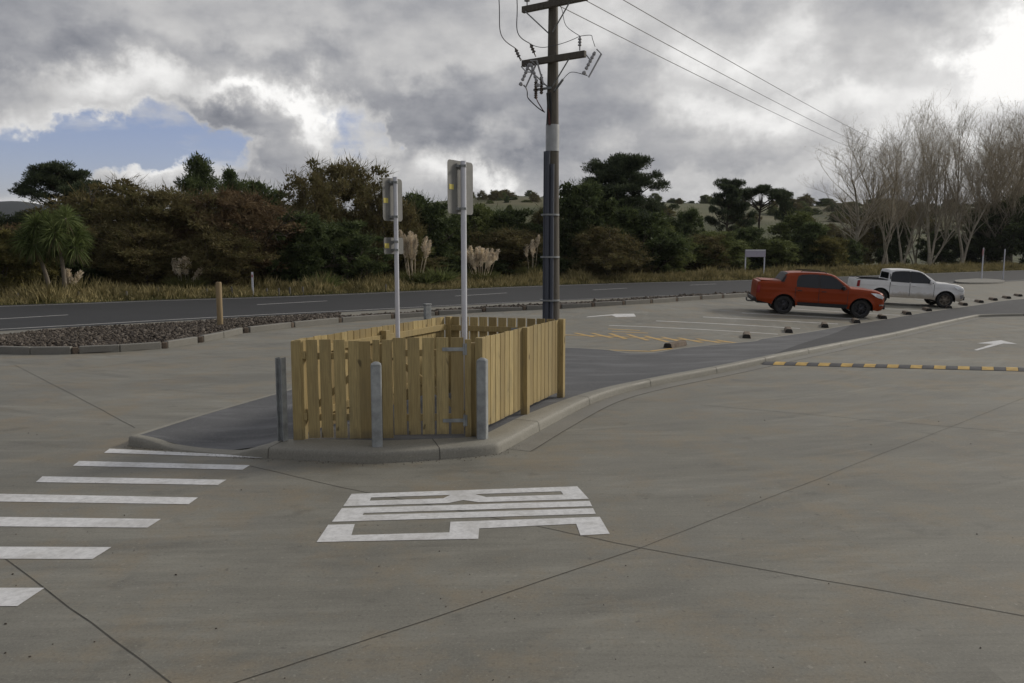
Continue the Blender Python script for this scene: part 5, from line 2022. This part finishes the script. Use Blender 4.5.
# --- cabbage tree
def cabbage(px, Y, label):
    rng = np.random.default_rng(5)
    x = at(px, Y)
    r_ = empty('cabbage_tree', (x, Y, 0), label, 'tree')
    heads = []
    s_ = Y / FPX
    for bx, hx, hz in ((50, 40, 252), (63, 62, 246)):
        m_ = MB()
        b0 = Vector(((bx - px) * s_, 0, -.1)); h1_ = Vector(((hx - px) * s_, rng.normal() * .2, gy(px, hz, Y).z))
        m_.tube([b0, b0.lerp(h1_, .5) + Vector((.05, 0, 0)), h1_], [.13, .11, .09], 9)
        for k in range(9):
            a_ = rng.uniform(0, 6.28)
            e_ = h1_ + Vector((math.cos(a_) * 1.0 * rng.uniform(.3, 1), math.sin(a_) * .8, rng.uniform(-.1, 1.55)))
            m_.tube([h1_ - Vector((0, 0, .3)), h1_.lerp(e_, .6), e_], [.08, .06, .05], 7)
            heads.append(np.array(e_))
        m_.build('trunk', M['bark_cabbage'], r_, smooth=50)
    heads = np.array(heads)
    parts, dead = [], []
    for h_ in heads:
        n = 230
        a_ = rng.uniform(0, 6.28, n); el = rng.uniform(-1.2, 1.5, n)
        d = np.stack([np.cos(a_) * np.cos(el), np.sin(a_) * np.cos(el), np.sin(el)], 1)
        # bent blade: two leaves in series
        c0 = h_ + d * .05
        ln = .48 * rng.uniform(.7, 1.2, n)
        V1 = leaves(c0, d, ln * 2, .05, rng, .22)
        parts.append(V1)
        n2 = 26
        a_ = rng.uniform(0, 6.28, n2)
        d2 = np.stack([np.cos(a_) * .4, np.sin(a_) * .4, -np.ones(n2)], 1)
        dead.append(leaves(np.repeat(h_[None], n2, 0) + d2 * .1, d2, rng.uniform(.5, 1.1, n2), .05, rng))
    V, F_ = cat_mesh(parts); fast_mesh('crown', V, F_, M['leaf_cabbage'], parent=r_)
    V, F_ = cat_mesh(dead); fast_mesh('dead_leaves', V, F_, M['leaf_dead'], parent=r_)


cabbage(52, 43.6, 'cabbage tree with two bare stems and a mop of sword leaves at the left')


# --- pampas clumps with plumes
def pampas(px, Y, H, wpx, nplume, top, label, seed):
    rng = np.random.default_rng(seed)
    W = wpx / FPX * Y
    r_ = empty('pampas_clump', (at(px, Y), Y, 0), label, 'pampas grass')
    n = 900
    a_ = rng.uniform(0, 6.28, n); rr = W * .35 * np.sqrt(rng.uniform(0, 1, n))
    c = np.stack([rr * np.cos(a_), rr * np.sin(a_), np.zeros(n)], 1)
    d = np.stack([np.cos(a_) * .5, np.sin(a_) * .5, np.ones(n)], 1) + rng.normal(size=(n, 3)) * .25
    V, F_ = leaves(c, d, H * .75 * rng.uniform(.6, 1.2, n), .045, rng, .2)
    fast_mesh('foliage', V, F_, M['grass_green'], parent=r_)
    zt = gy(px, top, Y).z
    for k in range(nplume):
        x = rng.uniform(-.5, .5) * W; z = zt * rng.uniform(.72, 1.0)
        b0 = np.array([x * .4, rng.normal() * .2, 0.3]); e_ = np.array([x, rng.normal() * .3, z])
        V1 = seg_tubes(np.array([(*b0, .012, *e_, .01)]), 4)
        n = 320
        t = rng.uniform(0, 1, n)
        ax = (e_ - b0) / np.linalg.norm(e_ - b0); ax = ax + np.array([.12, 0, 0])
        pl = .95
        c = e_[None] - ax[None] * pl * (1 - t)[:, None] + rng.normal(size=(n, 3)) * (.07 * np.sin(math.pi * np.clip(t, .08, .95)) + .01)[:, None]
        V2 = leaves(c, ax[None] + rng.normal(size=(n, 3)) * .32, .24, .045, rng, .1)
        Vc, Fc = cat_mesh([V1, V2])
        fast_mesh('plume', Vc, Fc, M['plume'], parent=r_)


pampas(413, YR(413) + 2.5, 2.2, 36, 17, 232, 'pampas clump with tall cream plumes between the two white sign poles', 1)
pampas(481, YR(481) + 2.5, 2.0, 38, 20, 247, 'pampas clump with shorter cream plumes right of the taller sign pole', 2)
pampas(532, YR(532) + 5, 2.6, 20, 4, 232, 'thin pampas clump with few plumes just left of the power pole', 3)
pampas(185, YR(185) + 1.8, 2.0, 34, 5, 258, 'pale faded pampas clump below the pointed conifers', 4)
pampas(68, YR(68) + 1.5, 1.5, 18, 4, 268, 'small pampas clump at the foot of the cabbage tree', 6)


# --- flax clumps
def flax(px, Y, H, label, seed):
    rng = np.random.default_rng(seed)
    r_ = None
    n = 260
    a_ = rng.uniform(0, 6.28, n)
    c = np.stack([.25 * np.cos(a_), .25 * np.sin(a_), np.zeros(n)], 1)
    d = np.stack([np.cos(a_) * .6, np.sin(a_) * .6, np.ones(n)], 1) + rng.normal(size=(n, 3)) * .3
    V, F_ = leaves(c, d, H * rng.uniform(.6, 1.2, n), .09, rng, .2)
    o_ = fast_mesh('flax_bush', V, F_, M['leaf_mid'])
    o_.location = (at(px, Y), Y, 0)
    tag(o_, label, 'plant')


flax(440, YR(440) + 1.5, 2.0, 'dark flax clump between the two pampas clumps', 3)
flax(425, YR(425) + 1.2, 1.5, 'small flax clump left of the larger flax clump', 4)
flax(322, YR(322) + 1.2, 1.6, 'spiky green clump on the verge right of the thin white marker post', 5)

# --- verge grass: nobody could count it
rng = np.random.default_rng(11)
fl = edge_f
cum = [0]
for a_, b_ in zip(fl[:-1], fl[1:]):
    cum.append(cum[-1] + (b_ - a_).length)
cum = np.array(cum)
flx = np.array([(p.x, p.y) for p in fl])


def verge(n, d0, d1, h0, h1, mat, label, s0=0.0, s1=1.0, patch=.5):
    s_ = rng.uniform(s0, s1, n) * cum[-1]
    x = np.interp(s_, cum, flx[:, 0]); y = np.interp(s_, cum, flx[:, 1])
    ds = 1.0
    tx = np.interp(s_ + ds, cum, flx[:, 0]) - x; ty = np.interp(s_ + ds, cum, flx[:, 1]) - y
    l_ = np.hypot(tx, ty) + 1e-9
    off = d0 + (d1 - d0) * rng.uniform(0, 1, n) ** 1.0
    clump = .5 + .5 * np.sin(s_ * .9 + np.sin(s_ * .31) * 3) * np.sin(s_ * .23 + off)
    c = np.stack([x - ty / l_ * off, y + tx / l_ * off, np.zeros(n) - .03], 1)
    hh = h0 + (h1 - h0) * clump * rng.uniform(.4, 1.1, n)
    hh *= np.clip(.25 + (off - d0) / 1.6, 0, 1)
    d = rng.normal(size=(n, 3)) * .32 + np.array([0, 0, 1])
    V, F_ = leaves(c, d, hh, .05 + .02 * rng.uniform(0, 1, n), rng, .15)
    o_ = fast_mesh('verge_grass', V, F_, mat)
    tag(o_, label, 'grass', None, 'stuff')


verge(80000, .05, 4.5, .4, 1.9, M['grass_dry'], 'tall dry brown grass along the far edge of the highway', .12, .75)
verge(50000, .0, 6.0, .15, .8, M['grass_green'], 'shorter green verge grass between the highway and the trees', .12, .75)
# broad meadow to the right behind the trucks
n = 90000
x = rng.uniform(0, 1, n)
pxs = 640 + 460 * x
Yv = np.interp(pxs, [640, 752, 900, 1100], [72, 80, 104, 135]) + rng.uniform(0, 16, n)
c = np.stack([(pxs - 512) / FPX * .9938 * Yv, Yv, np.full(n, -.03)], 1)
V, F_ = leaves(c, rng.normal(size=(n, 3)) * .3 + np.array([0, 0, 1]), rng.uniform(.4, 1.35, n) * (.7 + .3 * np.sin(c[:, 0] * .5) * np.sin(c[:, 1] * .4)), .07, rng, .15)
tag(fast_mesh('meadow_grass', V, F_, M['grass_dry']), 'rough brownish meadow grass behind the pickups', 'grass', None, 'stuff')

# ------------------------------------------------------------------ hills
def hill(name, px0, px1, Y0, Y1, ridge, mat, ny=26, nx=140, seed=1, rough=1.0):
    """terrain rising from Y0 to a ridge at Y1 whose skyline follows ridge(px) and falling behind"""
    from mathutils import noise as mn
    vs, fs = [], []
    for j in range(ny + 1):
        t = j / ny
        Y = Y0 + (Y1 - Y0) * t * 1.35
        for i in range(nx + 1):
            px = px0 + (px1 - px0) * i / nx
            zr = gy(px, ridge(px), Y1).z
            xx = (px - 512) / FPX * .9938 * Y
            u = min(1, t * 1.35)
            if t * 1.35 <= 1:
                z = zr * (u * u * (3 - 2 * u)) ** .9
            else:
                z = zr * (1 - .8 * (t * 1.35 - 1))
            z += rough * 5 * mn.fractal(Vector((xx * .006, Y * .008, seed)), 1.0, 2.0, 4) * math.sin(math.pi * min(1, u)) - .2 * (1 - u)
            vs.append((xx, Y, z - .3 * (1 - u)))
    for j in range(ny):
        for i in range(nx):
            a_ = j * (nx + 1) + i
            fs.append((a_, a_ + 1, a_ + nx + 2, a_ + nx + 1))
    q = MB(); q.add(vs, fs)
    return struct(q.build(name, mat, smooth=80)), vs


rg = lambda px: float(np.interp(px, [380, 440, 485, 520, 560, 600, 660, 700, 760, 800, 860, 930, 1000, 1100, 1300], [213, 203, 198.5, 198, 200, 203, 204, 205, 205.5, 207, 208.5, 209, 210, 212, 216]))
hobj, hv = hill('hill', 340, 1320, 150, 430, rg, M['hill'])
rm_ = lambda px: float(np.interp(px, [-600, -200, 0, 20, 38, 60, 100, 160, 300], [206, 200, 203, 202, 204, 210, 220, 236, 252]))
hill('mountain', -420, 320, 700, 1500, rm_, M['forest_hill'], 16, 80, 5, .5)


def hill_z(px, Y):
    t = (Y - 150) / ((430 - 150))
    zr = gy(px, rg(px), 430).z
    u = min(1, max(0, t))
    return zr * (u * u * (3 - 2 * u)) ** .9


# trees dotted along the crest and slope
k = 0
hr = random.Random(3)
for px in list(range(470, 1060, 13)):
    for _ in range(1 if hr.random() < .8 else 2):
        q = px + hr.uniform(-6, 6)
        Y = 425 + hr.uniform(-8, 6)
        hpx = hr.choice([3, 4, 5, 5, 6, 7, 10]) * (0.8 if q < 660 else 1)
        z = hill_z(q, Y) - 1
        tree(('dark', 'mid', 'brown', 'dark')[k % 4], q, 0, rg(q) - hpx, hr.uniform(5, 14), 'small distant tree on the crest of the green hill', 'hill_tree', 'tree', 'trees along the hill crest', seed=k % 3, Y=Y, ground=z)
        k += 1
for kk in range(210):
    if kk % 3 == 0:
        hq, hY = hr.uniform(470, 1050), hr.uniform(225, 415)
    q = hq + hr.gauss(0, 9); Y = min(420, max(212, hY + hr.gauss(0, 6)))
    z = hill_z(q, Y) - 1.5
    tree(('dark', 'mid', 'brown', 'olive')[k % 4], q, 0, 0, hr.uniform(8, 22), 'small distant tree dotted on the slope of the green hill', 'hill_tree', 'tree', 'trees dotted on the hill slope', seed=k % 3, Y=Y, ground=z).scale.z = hr.uniform(.5, 1.0)
    k += 1

# far pole carrying the lines on, up the slope among the poplars
Yp = 200
e1 = gy(939, 165, Yp)
r_ = empty('power_pole', (e1.x, Yp, 0), 'far thin power pole among the poplars where the overhead lines end', 'power pole')
q = MB(); q.tube([(0, 0, -.2), (0, 0, gy(946, 160, Yp).z + .1)], [.16, .10], 9); q.build('shaft', M['grey_wood'], r_, smooth=50)
q = MB(); q.bbox((0, -.16, gy(938, 166, Yp).z), (2.8, .11, .15), .01, Matrix.Rotation(-.5, 3, 'Z')); q.build('crossarm', M['pole_wood'], r_)

# ------------------------------------------------------------------ air
q = MB(); q.box((0, 1150, 79.0), (4850, 2650, 164))
hm = bpy.data.materials.new('air'); hm.use_nodes = True
hn = hm.node_tree; hn.nodes.remove(hn.nodes['Principled BSDF'])
pv = hn.nodes.new('ShaderNodeVolumePrincipled')
pv.inputs['Color'].default_value = (.78, .83, .9, 1)
pv.inputs['Density'].default_value = .00008
pv.inputs['Anisotropy'].default_value = .2
hn.links.new(pv.outputs[0], hn.nodes['Material Output'].inputs['Volume'])
tag(q.build('haze', hm), 'thin pale air between the camera and the far hills', None, None, 'stuff')

# ------------------------------------------------------------------ sun and sky
SUN_AZ, SUN_EL = 62.0, 27.0
sd = Vector((math.sin(R(SUN_AZ)) * math.cos(R(SUN_EL)), math.cos(R(SUN_AZ)) * math.cos(R(SUN_EL)), math.sin(R(SUN_EL))))
sl = bpy.data.lights.new('sun', 'SUN')
sl.energy = 1.9
sl.angle = R(10)
sl.color = (1.0, .93, .82)
so = bpy.data.objects.new('sun', sl)
COL.objects.link(so)
so.rotation_euler = (-sd).to_track_quat('-Z', 'Y').to_euler()
so.location = (0, 0, 50)

w = bpy.data.worlds.new('World')
SC.world = w
w.use_nodes = True
nt = w.node_tree
for n_ in list(nt.nodes):
    nt.nodes.remove(n_)
L = nt.links
out = nt.nodes.new('ShaderNodeOutputWorld')
bg = nt.nodes.new('ShaderNodeBackground')
bg.inputs['Strength'].default_value = 0.1
L.new(bg.outputs[0], out.inputs['Surface'])
sky = nt.nodes.new('ShaderNodeTexSky')
sky.sky_type = 'NISHITA'
sky.sun_disc = False
sky.sun_elevation = R(SUN_EL)
sky.sun_rotation = R(SUN_AZ)
sky.air_density = 1.0
sky.dust_density = 0.6
tc = nt.nodes.new('ShaderNodeTexCoord')
GEN = tc.outputs['Generated']
sep = nt.nodes.new('ShaderNodeSeparateXYZ')
L.new(GEN, sep.inputs[0])


def mth(op, a, b_=None, c=None, clamp=False):
    n_ = nt.nodes.new('ShaderNodeMath')
    n_.operation = op
    n_.use_clamp = clamp
    for s_, v in zip(n_.inputs, (a, b_, c)):
        if v is None:
            continue
        if isinstance(v, (int, float)):
            s_.default_value = v
        else:
            L.new(v, s_)
    return n_.outputs[0]


def sstep(x, e0, e1):
    n_ = nt.nodes.new('ShaderNodeMapRange')
    n_.interpolation_type = 'SMOOTHSTEP'
    n_.inputs['From Min'].default_value = e0
    n_.inputs['From Max'].default_value = e1
    L.new(x, n_.inputs['Value'])
    return n_.outputs[0]


X, Yw, Z = sep.outputs
az = mth('MULTIPLY', mth('ARCTAN2', X, Yw), 57.29578)
el = mth('MULTIPLY', mth('ARCSINE', Z), 57.29578)
# clouds lie on a flat deck: plane coordinates of the sight line
den = mth('ADD', mth('MAXIMUM', Z, 0.0), 0.28)
comb = nt.nodes.new('ShaderNodeCombineXYZ')
L.new(mth('DIVIDE', X, den), comb.inputs[0])
L.new(mth('DIVIDE', Yw, den), comb.inputs[1])
DECK = comb.outputs[0]


def wn_(vec, scale, detail=6, rough=.55, dist=0.0, off=0.0):
    mp = nt.nodes.new('ShaderNodeMapping')
    mp.inputs['Location'].default_value = (off, off * .7, off * .3)
    L.new(vec, mp.inputs['Vector'])
    n_ = nt.nodes.new('ShaderNodeTexNoise')
    n_.inputs['Scale'].default_value = scale
    n_.inputs['Detail'].default_value = detail
    n_.inputs['Roughness'].default_value = rough
    n_.inputs['Distortion'].default_value = dist
    L.new(mp.outputs[0], n_.inputs['Vector'])
    return n_.outputs['Fac']


# ragged edges: shift the sight direction with noise before looking up the cloud masses
n1 = wn_(GEN, 5.0, 7, .6, 0, 1.3)
n2 = wn_(GEN, 5.0, 7, .6, 0, 7.1)
n3 = wn_(GEN, 16.0, 6, .6, 0, 3.7)
waz = mth('ADD', az, mth('MULTIPLY', mth('SUBTRACT', n1, .5), 24))
wel = mth('ADD', mth('ADD', el, mth('MULTIPLY', mth('SUBTRACT', n2, .5), 10)), mth('MULTIPLY', mth('SUBTRACT', n3, .5), 5.0))


def pxdir(px, py):
    d_ = ray(px, py)
    return math.degrees(math.atan2(d_.x, d_.y)), math.degrees(math.asin(d_.z / d_.length))


def blob(px, py, wpx, hpx, pw=1.0):
    a0, e0 = pxdir(px, py)
    sa, se = math.degrees(wpx / FPX), math.degrees(hpx / FPX)
    u = mth('DIVIDE', mth('SUBTRACT', waz, a0), sa)
    v = mth('DIVIDE', mth('SUBTRACT', wel, e0), se)
    r2 = mth('ADD', mth('MULTIPLY', u, u), mth('MULTIPLY', v, v))
    return mth('EXPONENT', mth('MULTIPLY', r2, -.5))


def total(items):
    s_ = None
    for it in items:
        t_ = mth('MULTIPLY', blob(*it[:4]), it[4])
        s_ = t_ if s_ is None else mth('ADD', s_, t_)
    return s_


deckn = wn_(DECK, 1.7, 7, .52, .3, 2.0)
deckf = wn_(DECK, 4.2, 8, .58, .25, 5.0)


def shifted(vec, dx, dy, dz=0.0):
    mp = nt.nodes.new('ShaderNodeMapping')
    mp.inputs['Location'].default_value = (dx, dy, dz)
    L.new(vec, mp.inputs['Vector'])
    return mp.outputs[0]


# relief: each puff is brighter on the side towards the sun and greyer on the other
SUNX, SUNY = math.sin(R(SUN_AZ)), math.cos(R(SUN_AZ))
relf = mth('SUBTRACT', deckf, wn_(shifted(DECK, SUNX * .10, SUNY * .10), 4.2, 8, .58, .25, 5.0))
GZ = nt.nodes.new('ShaderNodeMapping')
GZ.inputs['Scale'].default_value = (1, 1, 1.9)
L.new(GEN, GZ.inputs['Vector'])
GZV = GZ.outputs[0]
pf = wn_(GZV, 4.6, 9, .56, .1, 9.0)
pq = wn_(GZV, 13.0, 8, .6, .1, 4.0)
relq = mth('SUBTRACT', pq, wn_(shifted(GZV, .01, 0, .028), 13.0, 8, .6, .1, 4.0))
relp = mth('SUBTRACT', pf, wn_(shifted(GZV, .02, 0, .06), 4.6, 9, .56, .1, 9.0))
# openings of blue sky
gapv = total([(40, 150, 80, 24, 1.0), (115, 150, 64, 24, .9), (170, 160, 45, 12, .6), (352, 132, 26, 24, .68), (120, 165, 60, 8, .5), (405, 125, 10, 10, .25), (260, 95, 30, 4, .2), (15, 168, 40, 8, .4)])
bank = total([(250, 132, 62, 22, 1.3), (300, 168, 40, 10, .5), (14, 190, 40, 8, .45), (35, 112, 26, 14, .6), (140, 90, 40, 12, .5), (265, 182, 60, 8, .45), (165, 186, 30, 6, .3)])
gap = mth('SUBTRACT', mth('SUBTRACT', gapv, .16), mth('MULTIPLY', bank, .62))
gap = mth('ADD', gap, mth('MULTIPLY', mth('MULTIPLY', mth('SUBTRACT', pf, .5), -2.6), sstep(gapv, .04, .35)))
clear = sstep(gap, .17, .62)
# brightness of the cloud
B = mth('ADD', mth('MULTIPLY', mth('SUBTRACT', deckn, .5), .18), .45)
B = mth('ADD', B, mth('MULTIPLY', mth('SUBTRACT', deckf, .5), .10))
B = mth('ADD', B, mth('MULTIPLY', relf, .2))
B = mth('ADD', B, mth('MULTIPLY', relp, .58))
B = mth('ADD', B, mth('MULTIPLY', relq, .14))
B = mth('ADD', B, total([(972, 66, 26, 18, 1.1), (930, 58, 60, 24, .28), (800, 95, 110, 30, .08), (745, 40, 30, 20, .32), (775, 98, 40, 12, .3), (780, 188, 60, 8, .18), (700, 165, 60, 10, .22), (600, 15, 60, 30, .12),
                         (485, 168, 34, 14, .42), (455, 148, 20, 10, .25), (520, 182, 20, 10, .35), (110, 85, 34, 14, .34), (270, 108, 54, 7, .45), (316, 124, 12, 18, .42), (35, 112, 26, 13, .20), (20, 182, 40, 12, .26), (160, 184, 22, 6, .30),
                         (300, 30, 120, 16, .10), (470, 75, 60, 8, .10), (880, 120, 60, 20, .2), (960, 150, 80, 20, .18), (600, 25, 40, 30, .10), (1000, 20, 60, 20, .04),
                         (235, 142, 46, 14, -.13), (225, 112, 40, 5, .12), (100, 72, 60, 12, .12), (60, 42, 130, 10, -.10), (230, 70, 120, 8, -.10), (350, 92, 80, 12, -.08), (600, 120, 90, 30, -.15), (690, 30, 110, 40, .05), (640, 70, 60, 14, -.10), (860, 62, 60, 16, -.16), (880, 90, 50, 10, -.1), (512, 160, 10, 6, -.22), (620, 178, 60, 10, -.05), (760, 155, 60, 8, -.12), (470, 110, 60, 14, -.06)]))
B = mth('MAXIMUM', B, .10)
# thin rims of the cloud next to open sky light up
rim = mth('MULTIPLY', sstep(gap, -.14, .25), .16)
B = mth('ADD', B, rim)
# clouds on the side of the sky away from the sun are duller
sun_side = mth('ADD', mth('MULTIPLY', X, math.sin(R(SUN_AZ))), mth('MULTIPLY', Yw, math.cos(R(SUN_AZ))))
B = mth('MULTIPLY', B, mth('ADD', mth('MULTIPLY', sstep(sun_side, -.9, .3), .46), .54))
colr = nt.nodes.new('ShaderNodeValToRGB')
cr = colr.color_ramp
cr.elements[0].position = 0.0
cr.elements[0].color = (.075, .083, .105, 1)
cr.elements[1].position = 1.0
cr.elements[1].color = (1.05, 1.04, 1.02, 1)
for p_, c_ in ((.2, (.175, .187, .22)), (.35, (.335, .34, .365)), (.55, (.56, .555, .555))):
    e_ = cr.elements.new(p_)
    e_.color = (*c_, 1)
L.new(B, colr.inputs['Fac'])


def vscale(col, s_):
    n_ = nt.nodes.new('ShaderNodeVectorMath')
    n_.operation = 'SCALE'
    L.new(col, n_.inputs[0])
    n_.inputs['Scale'].default_value = s_
    return n_.outputs[0]


cloud = vscale(colr.outputs['Color'], 10.0)
GZ2 = nt.nodes.new('ShaderNodeMapping')
GZ2.inputs['Scale'].default_value = (1, 1, 3.2)
GZ2.inputs['Rotation'].default_value = (0, R(12), 0)
L.new(GEN, GZ2.inputs['Vector'])
veil = mth('MULTIPLY', sstep(wn_(GZ2.outputs[0], 6.0, 8, .6, .3, 2.2), .44, .66), .72)
clear = mth('MULTIPLY', clear, mth('SUBTRACT', 1.0, veil))
mx = nt.nodes.new('ShaderNodeMix')
mx.data_type = 'RGBA'
L.new(clear, mx.inputs[0])
L.new(cloud, mx.inputs[6])
tint = nt.nodes.new('ShaderNodeVectorMath')
tint.operation = 'MULTIPLY'
L.new(sky.outputs['Color'], tint.inputs[0])
tint.inputs[1].default_value = (.95, .86, 1.08)
L.new(tint.outputs[0], mx.inputs[7])
L.new(mx.outputs[2], bg.inputs['Color'])

SC.view_settings.view_transform = 'Standard'
SC.view_settings.look = 'None'
SC.view_settings.exposure = 0.0
SC.view_settings.gamma = 1.0
SC.cycles.max_bounces = 6
SC.cycles.transparent_max_bounces = 4
SC.cycles.use_denoising = True
